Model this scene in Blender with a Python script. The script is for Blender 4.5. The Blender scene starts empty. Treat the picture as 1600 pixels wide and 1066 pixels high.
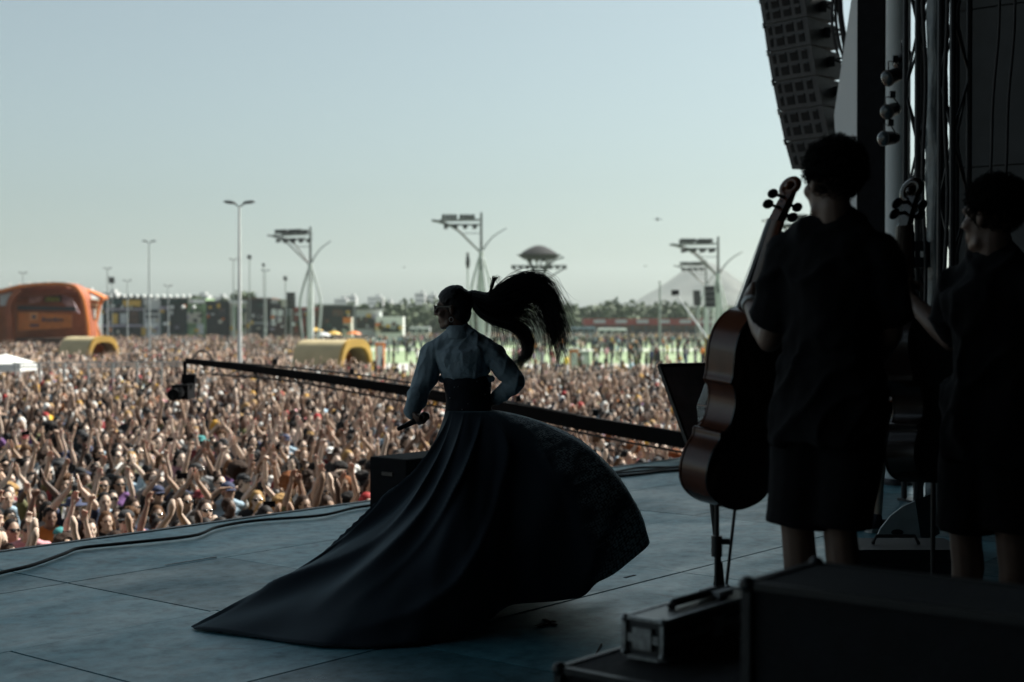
import bpy, bmesh, math, random
import numpy as np
from mathutils import Vector, Matrix, noise as mnoise

random.seed(7); RNG = np.random.default_rng(7)
SC = bpy.context.scene
COL = SC.collection
R = math.radians
V = Vector

# ------------------------------------------------------------------ camera
CAM_H = 1.53            # above the stage floor (z = 0); the ground lies at GZ
GZ = -2.4
F_PX = 2222.0           # 50 mm on a 36 mm sensor, in 1600 px
PITCH = math.atan(28 / F_PX)
cd = bpy.data.cameras.new('camera')
cd.sensor_width = 36; cd.lens = 50
cd.clip_start = 0.05; cd.clip_end = 20000
cd.dof.use_dof = True; cd.dof.focus_distance = 7.65; cd.dof.aperture_fstop = 2.2
cd.dof.aperture_blades = 0
cam = bpy.data.objects.new('camera', cd); COL.objects.link(cam)
cam.location = (0, 0, CAM_H); cam.rotation_euler = (R(90) - PITCH, 0, 0)
SC.camera = cam

# ------------------------------------------------------------------ sky, sun
SUN_AZ = V((0.80, 0.60, 0)).normalized()
SUN_EL = R(47)
w = bpy.data.worlds.new('World'); SC.world = w; w.use_nodes = True
nt = w.node_tree; nt.nodes.clear()
sky = nt.nodes.new('ShaderNodeTexSky'); sky.sky_type = 'NISHITA'; sky.sun_disc = False
sky.sun_elevation = SUN_EL
sky.sun_rotation = math.atan2(SUN_AZ.x, SUN_AZ.y)
sky.altitude = 0; sky.air_density = 1.0; sky.dust_density = 2.2; sky.ozone_density = 1.0
bg = nt.nodes.new('ShaderNodeBackground'); bg.inputs['Strength'].default_value = 0.0505
wo = nt.nodes.new('ShaderNodeOutputWorld')
tint = nt.nodes.new('ShaderNodeMix'); tint.data_type = 'RGBA'; tint.blend_type = 'MULTIPLY'; tint.inputs[0].default_value = 1; tint.inputs[7].default_value = (.88, 1.02, 1.0, 1)
hsv = nt.nodes.new('ShaderNodeHueSaturation'); hsv.inputs['Saturation'].default_value = .48
nt.links.new(sky.outputs[0], hsv.inputs['Color']); nt.links.new(hsv.outputs[0], tint.inputs[6]); nt.links.new(tint.outputs[2], bg.inputs[0]); nt.links.new(bg.outputs[0], wo.inputs[0])
sd = bpy.data.lights.new('sun', 'SUN'); sd.energy = 5.0; sd.angle = R(0.5); sd.color = (1.0, 0.96, 0.87)
so = bpy.data.objects.new('sun', sd); COL.objects.link(so); so.location = (30, 10, 60)
sdir = V((SUN_AZ.x * math.cos(SUN_EL), SUN_AZ.y * math.cos(SUN_EL), math.sin(SUN_EL)))
so.rotation_euler = sdir.to_track_quat('Z', 'Y').to_euler()
SC.view_settings.view_transform = 'Standard'; SC.view_settings.look = 'None'
SC.view_settings.exposure = 1.08; SC.view_settings.gamma = 1.0
SC.cycles.max_bounces = 6; SC.cycles.diffuse_bounces = 4; SC.cycles.volume_bounces = 1
SC.cycles.use_denoising = True

# ------------------------------------------------------------------ helpers
def at(px, py, y):
    """world point seen at photo pixel (px,py) at world depth y"""
    cx = (px - 800) / F_PX; cz = -(py - 533) / F_PX
    c, s = math.cos(PITCH), math.sin(PITCH)
    dy = c + cz * s; dz = -s + cz * c
    k = y / dy
    return V((cx * k, y, CAM_H + dz * k))
def to_px(p):
    x, y, z = p[0], p[1], p[2] - CAM_H
    c, s = math.cos(PITCH), math.sin(PITCH)
    f = y * c - z * s; u = y * s + z * c
    return 800 + F_PX * x / f, 533 - F_PX * u / f, f
E_AX = V((0.629, 0.777, 0)).normalized(); N_AX = V((-0.777, 0.629, 0)).normalized()
def st(s, t, z=0.0): 
    p = E_AX * s + N_AX * t; return V((p.x, p.y, z))
STAGE_ANG = math.atan2(E_AX.y, E_AX.x)

def spline(pts, n):
    """Catmull-Rom through pts, n samples"""
    P = [V(p) for p in pts]; P = [P[0] * 2 - P[1]] + P + [P[-1] * 2 - P[-2]]
    out = []; m = len(P) - 3
    for i in range(n):
        u = i / (n - 1) * m; k = min(int(u), m - 1); f = u - k
        a, b, c, d = P[k:k + 4]
        out.append(0.5 * ((2 * b) + (c - a) * f + (2 * a - 5 * b + 4 * c - d) * f * f + (3 * b - a - 3 * c + d) * f ** 3))
    return out

class MB:
    def __init__(s): s.v = []; s.f = []; s.m = []; s.mi = 0
    def _add(s, vs, fs):
        o = len(s.v); s.v += [tuple(v) for v in vs]
        s.f += [tuple(i + o for i in f) for f in fs]; s.m += [s.mi] * len(fs); return s
    def box(s, c, size, rot=None):
        hx, hy, hz = size[0] / 2, size[1] / 2, size[2] / 2
        vs = [V((x, y, z)) for x in (-hx, hx) for y in (-hy, hy) for z in (-hz, hz)]
        if rot is not None:
            if isinstance(rot, (int, float)): rot = Matrix.Rotation(rot, 3, 'Z')
            vs = [rot @ v for v in vs]
        vs = [v + V(c) for v in vs]
        return s._add(vs, [(0, 1, 3, 2), (4, 6, 7, 5), (0, 4, 5, 1), (2, 3, 7, 6), (0, 2, 6, 4), (1, 5, 7, 3)])
    def loft(s, rings, cap=True):
        n = len(rings[0]); vs = [p for r in rings for p in r]; fs = []
        for i in range(len(rings) - 1):
            for j in range(n):
                k = (j + 1) % n
                fs.append((i * n + j, i * n + k, (i + 1) * n + k, (i + 1) * n + j))
        if cap: fs += [tuple(range(n))[::-1], tuple((len(rings) - 1) * n + j for j in range(n))]
        return s._add(vs, fs)
    def tube(s, pts, r, n=8, cap=True):
        pts = [V(p) for p in pts]; m = len(pts)
        rr = r if isinstance(r, (list, tuple)) else [r] * m
        t0 = (pts[1] - pts[0]).normalized()
        a = t0.orthogonal().normalized(); rings = []
        for i, p in enumerate(pts):
            t = (pts[min(i + 1, m - 1)] - pts[max(i - 1, 0)])
            t = t.normalized() if t.length > 1e-9 else t0
            a = (a - t * a.dot(t))
            a = a.normalized() if a.length > 1e-6 else t.orthogonal().normalized()
            b = t.cross(a)
            rings.append([p + (a * math.cos(q) + b * math.sin(q)) * rr[i] for q in [2 * math.pi * j / n for j in range(n)]])
        return s.loft(rings, cap)
    def bar(s, p0, p1, w, h=None, up=(0, 0, 1)):
        p0, p1 = V(p0), V(p1); h = h or w; t = (p1 - p0).normalized(); up = V(up)
        if abs(t.dot(up)) > .98: up = V((0, 1, 0)) if abs(t.y) < .9 else V((1, 0, 0))
        x = t.cross(up).normalized(); y = x.cross(t)
        q = [x * w / 2 + y * h / 2, -x * w / 2 + y * h / 2, -x * w / 2 - y * h / 2, x * w / 2 - y * h / 2]
        return s.loft([[p0 + k for k in q], [p1 + k for k in q]])
    def capsule(s, p0, r0, p1, r1, n=10, k=3):
        p0, p1 = V(p0), V(p1); t = p1 - p0
        t = t.normalized() if t.length > 1e-9 else V((0, 0, 1))
        pts, rr = [], []
        for i in range(k + 1):
            q = math.pi / 2 * i / k; pts.append(p0 - t * r0 * math.cos(q)); rr.append(max(r0 * math.sin(q), r0 * .05))
        for i in range(k + 1):
            q = math.pi / 2 * i / k; pts.append(p1 + t * r1 * math.sin(q)); rr.append(max(r1 * math.cos(q), r1 * .05))
        a = t.orthogonal().normalized(); b = t.cross(a)
        return s.loft([[p + (a * math.cos(2 * math.pi * j / n) + b * math.sin(2 * math.pi * j / n)) * r for j in range(n)] for p, r in zip(pts, rr)])
    def ell(s, c, ax, n=12, m=8):
        """ellipsoid: centre, three axis vectors (scaled)"""
        c = V(c); a, b, d = [V(q) for q in ax]; rings = []
        for i in range(m + 1):
            th = math.pi * i / m; z = math.cos(th); r = max(math.sin(th), .03)
            rings.append([c + d * z + (a * math.cos(q) + b * math.sin(q)) * r for q in [2 * math.pi * j / n for j in range(n)]])
        return s.loft(rings[::-1])
    def sph(s, c, r, n=10, m=6): return s.ell(c, (V((r, 0, 0)), V((0, r, 0)), V((0, 0, r))), n, m)
    def prism(s, poly, d):
        """extrude planar polygon (world points) by vector d"""
        d = V(d); p = [V(q) for q in poly]
        return s.loft([p, [q + d for q in p]])
    def revolve(s, base, prof, n=16, axis=(0, 0, 1)):
        base = V(base); t = V(axis).normalized(); a = t.orthogonal().normalized(); b = t.cross(a)
        return s.loft([[base + t * h + (a * math.cos(2 * math.pi * j / n) + b * math.sin(2 * math.pi * j / n)) * max(r, 1e-4) for j in range(n)] for r, h in prof])
    def sheet(s, grid, closed=False):
        nr, nc = len(grid), len(grid[0]); vs = [p for r in grid for p in r]; fs = []
        for i in range(nr - 1):
            for j in range(nc if closed else nc - 1):
                k = (j + 1) % nc
                fs.append((i * nc + j, i * nc + k, (i + 1) * nc + k, (i + 1) * nc + j))
        return s._add(vs, fs)
    def mesh(s, name, fixn=True):
        me = bpy.data.meshes.new(name); me.from_pydata(s.v, [], s.f)
        if any(s.m): me.polygons.foreach_set('material_index', s.m)
        if fixn:
            bm = bmesh.new(); bm.from_mesh(me); bmesh.ops.recalc_face_normals(bm, faces=bm.faces); bm.to_mesh(me); bm.free()
        return me

def wloc(o):
    p = V((0, 0, 0))
    while o is not None: p = p + o.location; o = o.parent
    return p
def put(name, me, mats, parent=None, base=None, smooth=False):
    """link a mesh given in world coordinates as one object"""
    if isinstance(me, MB): me = me.mesh(name)
    o = bpy.data.objects.new(name, me); COL.objects.link(o)
    off = wloc(parent) if parent is not None else (V(base) if base is not None else V((0, 0, 0)))
    me.transform(Matrix.Translation(-off)); me.update()
    if parent is not None: o.parent = parent
    else: o.location = off
    for m in (mats if isinstance(mats, (list, tuple)) else [mats]): me.materials.append(m)
    if smooth: me.polygons.foreach_set('use_smooth', [True] * len(me.polygons))
    if smooth == 'auto': me.set_sharp_from_angle(angle=R(40))
    return o
def tag(o, label=None, cat=None, group=None, kind=None):
    if label: o['label'] = label
    if cat: o['category'] = cat
    if group: o['group'] = group
    if kind: o['kind'] = kind
    return o
def thing(name, base, label, cat, group=None):
    o = bpy.data.objects.new(name, None); COL.objects.link(o); o.location = base; o.empty_display_size = .2
    return tag(o, label, cat, group)
def copy_tree(o, parent=None):
    c = o.copy(); COL.objects.link(c); c.parent = parent
    for ch in list(o.children): copy_tree(ch, c)
    return c
def bevel(o, w=.005, seg=1):
    m = o.modifiers.new('bevel', 'BEVEL'); m.width = w; m.segments = seg; m.limit_method = 'ANGLE'; m.angle_limit = R(40); return o

def mat(name, col, rough=.6, var=.12, scale=8., metal=0., bump=0., bscale=None, col2=None, spec=.5, sub=0.):
    m = bpy.data.materials.new(name); m.use_nodes = True; t = m.node_tree; b = t.nodes['Principled BSDF']
    b.inputs['Roughness'].default_value = rough; b.inputs['Metallic'].default_value = metal
    b.inputs['Specular IOR Level'].default_value = spec
    tc = t.nodes.new('ShaderNodeTexCoord')
    no = t.nodes.new('ShaderNodeTexNoise'); no.inputs['Scale'].default_value = scale; no.inputs['Detail'].default_value = 5
    t.links.new(tc.outputs['Object'], no.inputs['Vector'])
    mx = t.nodes.new('ShaderNodeMix'); mx.data_type = 'RGBA'
    c = V(col[:3]); c2 = V(col2) if col2 else c * (1 + var)
    c1 = c if col2 else c * (1 - var)
    mx.inputs[6].default_value = (*c1, 1); mx.inputs[7].default_value = (*c2, 1)
    rp = t.nodes.new('ShaderNodeMapRange'); rp.inputs[1].default_value = .3; rp.inputs[2].default_value = .7
    t.links.new(no.outputs[0], rp.inputs[0]); t.links.new(rp.outputs[0], mx.inputs[0])
    t.links.new(mx.outputs[2], b.inputs['Base Color'])
    if bump:
        n2 = t.nodes.new('ShaderNodeTexNoise'); n2.inputs['Scale'].default_value = bscale or scale * 5; n2.inputs['Detail'].default_value = 4
        t.links.new(tc.outputs['Object'], n2.inputs['Vector'])
        bp = t.nodes.new('ShaderNodeBump'); bp.inputs['Strength'].default_value = bump; bp.inputs['Distance'].default_value = .02
        t.links.new(n2.outputs[0], bp.inputs['Height']); t.links.new(bp.outputs[0], b.inputs['Normal'])
    if sub: b.inputs['Subsurface Weight'].default_value = sub
    return m
def emit(name, col, strength):
    m = mat(name, col); b = m.node_tree.nodes['Principled BSDF']
    b.inputs['Emission Color'].default_value = (*col, 1); b.inputs['Emission Strength'].default_value = strength; return m

M = {}
M['black'] = mat('black_paint', (.012, .013, .015), .45, .3, 20, bump=.1)
M['black_matte'] = mat('black_cloth', (.008, .009, .012), .9, .3, 12, bump=.2)
M['black_metal'] = mat('black_metal', (.02, .021, .024), .4, .25, 15, metal=.3)
M['dark_grey'] = mat('dark_grey_panel', (.06, .065, .07), .6, .2, 3)
M['grey'] = mat('grey_metal', (.28, .3, .3), .45, .15, 6, metal=.4)
M['galv'] = mat('galvanised_steel', (.42, .45, .45), .5, .12, 6, metal=.3)
M['white'] = mat('white_paint', (.75, .76, .74), .5, .06, 4)
M['offwhite'] = mat('offwhite_panel', (.55, .57, .57), .55, .1, 2)
M['steel'] = mat('bright_steel', (.62, .64, .65), .3, .1, 20, metal=.9)
M['rubber'] = mat('black_rubber', (.015, .015, .017), .7, .2, 30)
M['orange'] = mat('orange_paint', (.62, .17, .025), .5, .12, 2)
M['orange_dark'] = mat('dark_orange_paint', (.30, .075, .025), .6, .2, 1)
M['yellow'] = mat('yellow_panel', (.62, .40, .08), .55, .12, 2)
M['beige'] = mat('beige_membrane', (.62, .50, .28), .6, .1, 2)
M['red'] = mat('red_fascia', (.32, .045, .035), .6, .15, 1)
M['brown'] = mat('brown_wall', (.12, .07, .05), .8, .2, 1)
M['glass'] = mat('dark_glass', (.03, .04, .045), .1, .2, 2)
M['green_dark'] = mat('dark_green_panel', (.02, .06, .05), .5, .25, 1)
# ------------------------------------------------------------------ ground, lawn, path
def ground_mat():
    m = mat('trodden_ground', (.09, .085, .075), .95, .35, .15, bump=.3, bscale=3); return m
mb = MB(); n = 24; G = 6000
xs = [-G + 2 * G * i / n for i in range(n + 1)]
mb.sheet([[(x, y, GZ) for x in xs] for y in [-800 + 5600 * i / n for i in range(n + 1)]])
tag(put('ground', mb, ground_mat()), kind='structure')
M['grass'] = mat('lawn_grass', (.17, .25, .12), .95, .3, .12, bump=.4, bscale=2.0, col2=(.25, .32, .19))
M['path'] = mat('pale_path', (.42, .42, .39), .9, .1, .3)
def gsheet(name, pts, dz, m):
    mb = MB(); mb._add([(x, y, GZ + dz) for x, y in pts], [tuple(range(len(pts)))]); return tag(put(name, mb, m), kind='structure')
gsheet('lawn', [(-12, 58), (-6, 55), (14, 52), (34, 62), (75, 175), (120, 330), (-45, 335), (-40, 180), (-14, 90)], .01, M['grass'])
gsheet('path', [(-14, 116), (60, 112), (70, 132), (-18, 138)], .02, M['path'])
gsheet('path', [(-30, 205), (80, 200), (86, 212), (-32, 218)], .02, M['path'])
M['asphalt'] = mat('asphalt', (.05, .05, .052), .9, .2, .4)
gsheet('road', [(-250, 337), (250, 337), (250, 344), (-250, 344)], .02, M['asphalt'])

# ------------------------------------------------------------------ stage
def floor_mat():
    m = bpy.data.materials.new('stage_ply'); m.use_nodes = True; t = m.node_tree; b = t.nodes['Principled BSDF']; N = t.nodes.new; L = t.links.new
    geo = N('ShaderNodeNewGeometry'); oi = N('ShaderNodeObjectInfo')
    mp = N('ShaderNodeMapping'); mp.inputs['Rotation'].default_value = (0, 0, -STAGE_ANG); L(geo.outputs['Position'], mp.inputs[0])
    n1 = N('ShaderNodeTexNoise'); n1.inputs['Scale'].default_value = 1.1; n1.inputs['Detail'].default_value = 8; n1.inputs['Roughness'].default_value = .65
    st_ = N('ShaderNodeMapping'); st_.inputs['Scale'].default_value = (.9, 1.7, 1); L(mp.outputs[0], st_.inputs[0]); L(st_.outputs[0], n1.inputs['Vector'])
    n2 = N('ShaderNodeTexNoise'); n2.inputs['Scale'].default_value = 9; n2.inputs['Detail'].default_value = 6; n2.inputs['Roughness'].default_value = .7; L(mp.outputs[0], n2.inputs['Vector'])
    n3 = N('ShaderNodeTexNoise'); n3.inputs['Scale'].default_value = 140; n3.inputs['Detail'].default_value = 2; L(mp.outputs[0], n3.inputs['Vector'])
    def mr(src, a, b_, c, d):
        r = N('ShaderNodeMapRange'); r.inputs[1].default_value = a; r.inputs[2].default_value = b_; r.inputs[3].default_value = c; r.inputs[4].default_value = d; L(src, r.inputs[0]); return r.outputs[0]
    def mul(a, c):
        q = N('ShaderNodeMath'); q.operation = 'MULTIPLY'; L(a, q.inputs[0])
        if isinstance(c, float): q.inputs[1].default_value = c
        else: L(c, q.inputs[1])
        return q.outputs[0]
    k = mul(mr(n1.outputs[0], .3, .72, .62, 1.25), mr(n2.outputs[0], .32, .66, .58, 1.18)); k = mul(k, mr(oi.outputs['Random'], 0, 1, .58, 1.35)); k = mul(k, mr(n3.outputs[0], .3, .7, .9, 1.08))
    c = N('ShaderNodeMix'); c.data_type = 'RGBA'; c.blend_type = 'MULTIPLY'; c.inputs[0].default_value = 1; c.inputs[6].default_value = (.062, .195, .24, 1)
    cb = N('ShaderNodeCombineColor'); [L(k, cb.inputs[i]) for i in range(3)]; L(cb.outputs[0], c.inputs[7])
    # scuffs
    n4 = N('ShaderNodeTexNoise'); n4.inputs['Scale'].default_value = 2.6; n4.inputs['Detail'].default_value = 9; n4.inputs['Distortion'].default_value = 1.6; L(mp.outputs[0], n4.inputs['Vector'])
    sc = mr(n4.outputs[0], .60, .68, 0, .6); d = N('ShaderNodeMix'); d.data_type = 'RGBA'; L(sc, d.inputs[0]); L(c.outputs[2], d.inputs[6]); d.inputs[7].default_value = (.025, .045, .052, 1)
    n5 = N('ShaderNodeTexNoise'); n5.inputs['Scale'].default_value = 5; n5.inputs['Detail'].default_value = 10; n5.inputs['Roughness'].default_value = .8; s5 = N('ShaderNodeMapping'); s5.inputs['Scale'].default_value = (.8, 3, 1); s5.inputs['Rotation'].default_value = (0, 0, .5); L(mp.outputs[0], s5.inputs[0]); L(s5.outputs[0], n5.inputs['Vector'])
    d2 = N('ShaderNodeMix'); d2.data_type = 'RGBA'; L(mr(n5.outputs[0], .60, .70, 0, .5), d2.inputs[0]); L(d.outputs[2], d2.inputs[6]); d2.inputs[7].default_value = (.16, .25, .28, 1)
    L(d2.outputs[2], b.inputs['Base Color'])
    L(mr(n1.outputs[0], .3, .7, .27, .5), b.inputs['Roughness'])
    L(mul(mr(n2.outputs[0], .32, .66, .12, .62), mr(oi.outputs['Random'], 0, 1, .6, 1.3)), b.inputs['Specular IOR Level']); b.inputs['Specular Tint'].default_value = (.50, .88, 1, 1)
    bp = N('ShaderNodeBump'); bp.inputs['Strength'].default_value = .15; bp.inputs['Distance'].default_value = .004; L(n2.outputs[0], bp.inputs['Height']); L(bp.outputs[0], b.inputs['Normal'])
    return m
M['floor'] = floor_mat()
S0, S1, T0, T1 = -22.0, 23.0, -9.0, 8.62
mb = MB(); mb.prism([st(S0, T0, -.3), st(S1, T0, -.3), st(S1, T1 - .02, -.3), st(S0, T1 - .02, -.3)], (0, 0, .278))
floor = tag(put('stage_floor', mb, M['black_matte']), kind='structure')
rows = [8.62, 7.30, 5.985, 4.68, 3.37, 2.06, .75, -.56]
fixed = {0: [3.65, 4.85, 5.97, 8.4, 10.83, 13.2], 1: [2.42, 4.85, 6.03, 8.47, 9.69, 12.1, 14.5], 2: [3.67, 4.88, 7.43, 9.69, 12.1, 14.5], 3: [2.42, 4.95, 7.43, 9.85, 12.3], 4: [1.2, 3.65, 6.1, 8.5, 10.9], 5: [2.4, 4.85, 7.3, 9.7], 6: [1.2, 3.65, 6.1, 8.5]}
for r in range(7):
    ta, tb = rows[r + 1] + .005, rows[r] - .005
    js = [0.0] + fixed[r] + [fixed[r][-1] + 2.43]
    for a, c in zip(js, js[1:]):
        mb = MB(); dz = random.uniform(-.002, .0015)
        mb.prism([st(a + .005, ta, -.0215), st(c - .005, ta, -.0215), st(c - .005, tb, -.0215), st(a + .005, tb, -.0215)], (0, 0, .0215 + dz))
        put('panel', mb, M['floor'], floor)
mb = MB(); mb.prism([st(S0, T1, -.28), st(S1, T1, -.28), st(S1, T1 + .05, -.28), st(S0, T1 + .05, -.28)], (0, 0, .285))
tag(put('stage_edge_trim', mb, M['black']), kind='structure')
mb = MB()
for i in range(90):
    s = S0 + .5 * i; d = .03 * math.sin(i * 2.1)
    mb.prism([st(s, T1 - .1 + d, GZ), st(s + .5, T1 - .1 + .03 * math.sin((i + 1) * 2.1), GZ), st(s + .5, T1 - .13, GZ), st(s, T1 - .13, GZ)], (0, 0, 2.11))
tag(put('stage_skirt', mb, M['black_matte']), kind='structure')
# roof and closed sides of the stage house (dark cloth on truss)
def slab(name, pts, d, m=None):
    mb = MB(); mb.prism(pts, d); return tag(put(name, mb, m or M['black_matte']), kind='structure')
RZ = 9.2
slab('stage_roof', [st(S0, T0, RZ), st(S1, T0, RZ), st(S1, 7.1, RZ), st(13.6, 7.1, RZ), st(13.4, 9.4, RZ), st(S0, 9.4, RZ)], (0, 0, .3))  # roof out of view; stepped edge and right overhang shaped to place the shade
slab('stage_back_wall', [st(S0, T0, -.02), st(S1, T0, -.02), st(S1, T0 - .15, -.02), st(S0, T0 - .15, -.02)], (0, 0, RZ))
slab('stage_side_wall', [st(S0, T0, -.02), st(S0, 6.0, -.02), st(S0 - .15, 6.0, -.02), st(S0 - .15, T0, -.02)], (0, 0, RZ))
slab('stage_side_wall', [st(S1 - .2, T0, -.02), st(S1 - .2, 4.4, -.02), st(S1, 4.4, -.02), st(S1, T0, -.02)], (0, 0, RZ))
# wing wall of grey panels on the right
wing = tag(put('wing_wall', MB().prism([st(13.35, -8.5, 0), st(13.35, 5.28, 0), st(13.45, 5.28, 0), st(13.45, -8.5, 0)], (0, 0, RZ - .02)), M['black']), kind='structure')
for i in range(6):
    ta, tb = 5.26 - 2.3 * i, 5.26 - 2.3 * (i + 1)
    for k in range(6):
        z0 = .02 + 1.5 * k
        put('panel', MB().prism([st(13.34, ta - .01, z0), st(13.34, tb + .01, z0), st(13.30, tb + .01, z0), st(13.30, ta - .01, z0)], (0, 0, 1.485)), M['dark_grey'], wing)
# ------------------------------------------------------------------ figures
def fuse(mb, name, voxel=.01, smooth=4, ratio=1.0, noise_amp=0., noise_scale=8., noise_fn=None):
    """melt overlapping closed shapes into one continuous surface"""
    me = mb.mesh(name); o = bpy.data.objects.new(name + '_tmp', me); COL.objects.link(o)
    r = o.modifiers.new('r', 'REMESH'); r.mode = 'VOXEL'; r.voxel_size = voxel
    if smooth: s = o.modifiers.new('s', 'SMOOTH'); s.factor = .5; s.iterations = smooth
    if ratio < 1: d = o.modifiers.new('d', 'DECIMATE'); d.ratio = ratio
    dg = bpy.context.evaluated_depsgraph_get(); dg.update()
    out = bpy.data.meshes.new_from_object(o.evaluated_get(dg)); out.name = name
    bpy.data.objects.remove(o); bpy.data.meshes.remove(me)
    if noise_amp:
        out.update(); n = len(out.vertices); no = [v.normal.copy() for v in out.vertices]
        for v, nn in zip(out.vertices, no):
            k = noise_fn(v.co) if noise_fn else mnoise.noise(v.co * noise_scale)
            v.co += nn * noise_amp * k
    out.polygons.foreach_set('use_smooth', [True] * len(out.polygons)); out.update()
    return out

def frame(f, u):
    f = V(f).normalized(); u = V(u); u = (u - f * u.dot(f)).normalized(); return f, u, f.cross(u)   # forward, up, right

def hand(mb, wrist, d, pn, side, curl=.35, g=1., spread=.12, thumb=.6):
    """five fingers: d = pointing direction, pn = palm normal, side=+1 thumb on the lat side"""
    d = V(d).normalized(); pn = V(pn); pn = (pn - d * pn.dot(d)).normalized(); lat = d.cross(pn) * side; w = V(wrist)
    mb.capsule(w - d * .01 * g, .025 * g, w + d * .035 * g, .026 * g)
    L = [.072, .08, .075, .058]; off = [.03, .010, -.010, -.029]
    for i in range(4):
        k = w + d * (.088 - .006 * abs(i - 1)) * g + lat * off[i] * g
        mb.capsule(w + d * .02 * g + lat * off[i] * .55 * g, .016 * g, k, .0125 * g, 8, 2)
        dd = (d + lat * spread * (1.5 - i) / 1.5).normalized(); p = k; c = curl * (.8 + .15 * i)
        for j, fr in enumerate((.45, .3, .25)):
            ax = lat; dd = (Matrix.Rotation(-c * side, 3, ax) @ dd) if (Matrix.Rotation(-c * side, 3, ax) @ dd).dot(pn) > dd.dot(pn) else (Matrix.Rotation(c * side, 3, ax) @ dd)
            q = p + dd * L[i] * fr * g; mb.capsule(p, (.0105 - .001 * j) * g, q, (.0095 - .001 * j) * g, 8, 2); p = q
    b = w + d * .03 * g + lat * .026 * g; dd = (d * .75 + lat * thumb + pn * .25).normalized()
    q = b + dd * .035 * g; mb.capsule(b, .015 * g, q, .0125 * g, 8, 2)
    dd = (dd + d * .4 + pn * .25 - lat * .2).normalized(); r2 = q + dd * .03 * g; mb.capsule(q, .012 * g, r2, .0095 * g, 8, 2)

def head(mb, c, f, u, g=1.):
    f, u, r = frame(f, u); c = V(c)
    P = lambda a, b, d=0: c + f * a * g + u * b * g + r * d * g
    mb.ell(P(-.008, .028), (r * .073 * g, f * .094 * g, u * .088 * g), 16, 12)
    mb.ell(P(.022, -.04), (r * .058 * g, f * .066 * g, u * .078 * g), 14, 10)
    mb.sph(P(.068, -.096), .02 * g); mb.capsule(P(.02, -.085, .045), .02 * g, P(.06, -.095, .012), .018 * g); mb.capsule(P(.02, -.085, -.045), .02 * g, P(.06, -.095, -.012), .018 * g)
    mb.capsule(P(.088, .008), .0085 * g, P(.108, -.026), .0125 * g); mb.sph(P(.094, -.03, .012), .009 * g); mb.sph(P(.094, -.03, -.012), .009 * g)
    mb.capsule(P(.074, .024, .036), .014 * g, P(.082, .026, 0), .013 * g); mb.capsule(P(.074, .024, -.036), .014 * g, P(.082, .026, 0), .013 * g)
    mb.capsule(P(.084, -.058, .015), .008 * g, P(.084, -.058, -.015), .008 * g); mb.capsule(P(.082, -.072, .012), .009 * g, P(.082, -.072, -.012), .009 * g)
    for q in (1, -1):
        mb.sph(P(.058, -.022, .038 * q), .026 * g)
        mb.ell(P(-.008, -.008, .075 * q), (r * .011 * g, f * .018 * g, u * .031 * g), 8, 6)

def ring(c, lat, fwd, a, b, n=16, p=1.):
    return [V(c) + V(lat) * a * math.cos(q) + V(fwd) * b * math.sin(q) for q in [2 * math.pi * i / n for i in range(n)]]

def torso(mb, J, g=1., inf=0., lo=True, width=1.):
    """elliptical loft neck > shoulders > chest > waist > pelvis"""
    lat = (V(J['sl']) - V(J['sr'])).normalized(); nk, ch, wa, pe = V(J['neck']), V(J['chest']), V(J['waist']), V(J['pelvis'])
    up = (nk - wa).normalized(); lat = (lat - up * lat.dot(up)).normalized(); fw = up.cross(lat)
    sh = (V(J['sl']) - V(J['sr'])).length / 2; i = inf; W = width
    rs = [(nk + up * .02 * g, .055 * g + i * .4, .055 * g + i * .4), (nk - up * .015 * g, .085 * g + i * .5, .065 * g + i * .5), (nk - up * .06 * g, sh * .9 + i * .6, .078 * g + i),
          (nk.lerp(ch, .55), sh * 1.0 * W + i, .102 * g + i), (ch, sh * .94 * W + i, .112 * g + i), (ch.lerp(wa, .5), sh * .84 * W + i, .105 * g + i), (wa, sh * .79 * W + i, .1 * g + i)]
    if lo: rs += [(wa.lerp(pe, .6), sh * .90 * W + i, .112 * g + i), (pe, sh * .92 * W + i, .115 * g + i), (pe - up * .07 * g, sh * .7 * W + i, .09 * g + i)]
    mb.loft([ring(c, lat, fw, a, b) for c, a, b in rs])
    for k in ('sl', 'sr'):
        S = V(J[k]); mb.capsule(nk + up * .035 * g, .052 * g + i * .3, nk.lerp(S, .55) + up * .012 * g, .056 * g + i * .5); mb.capsule(nk.lerp(S, .55) + up * .008 * g, .056 * g + i * .5, S, .056 * g + i * .5)

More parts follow.
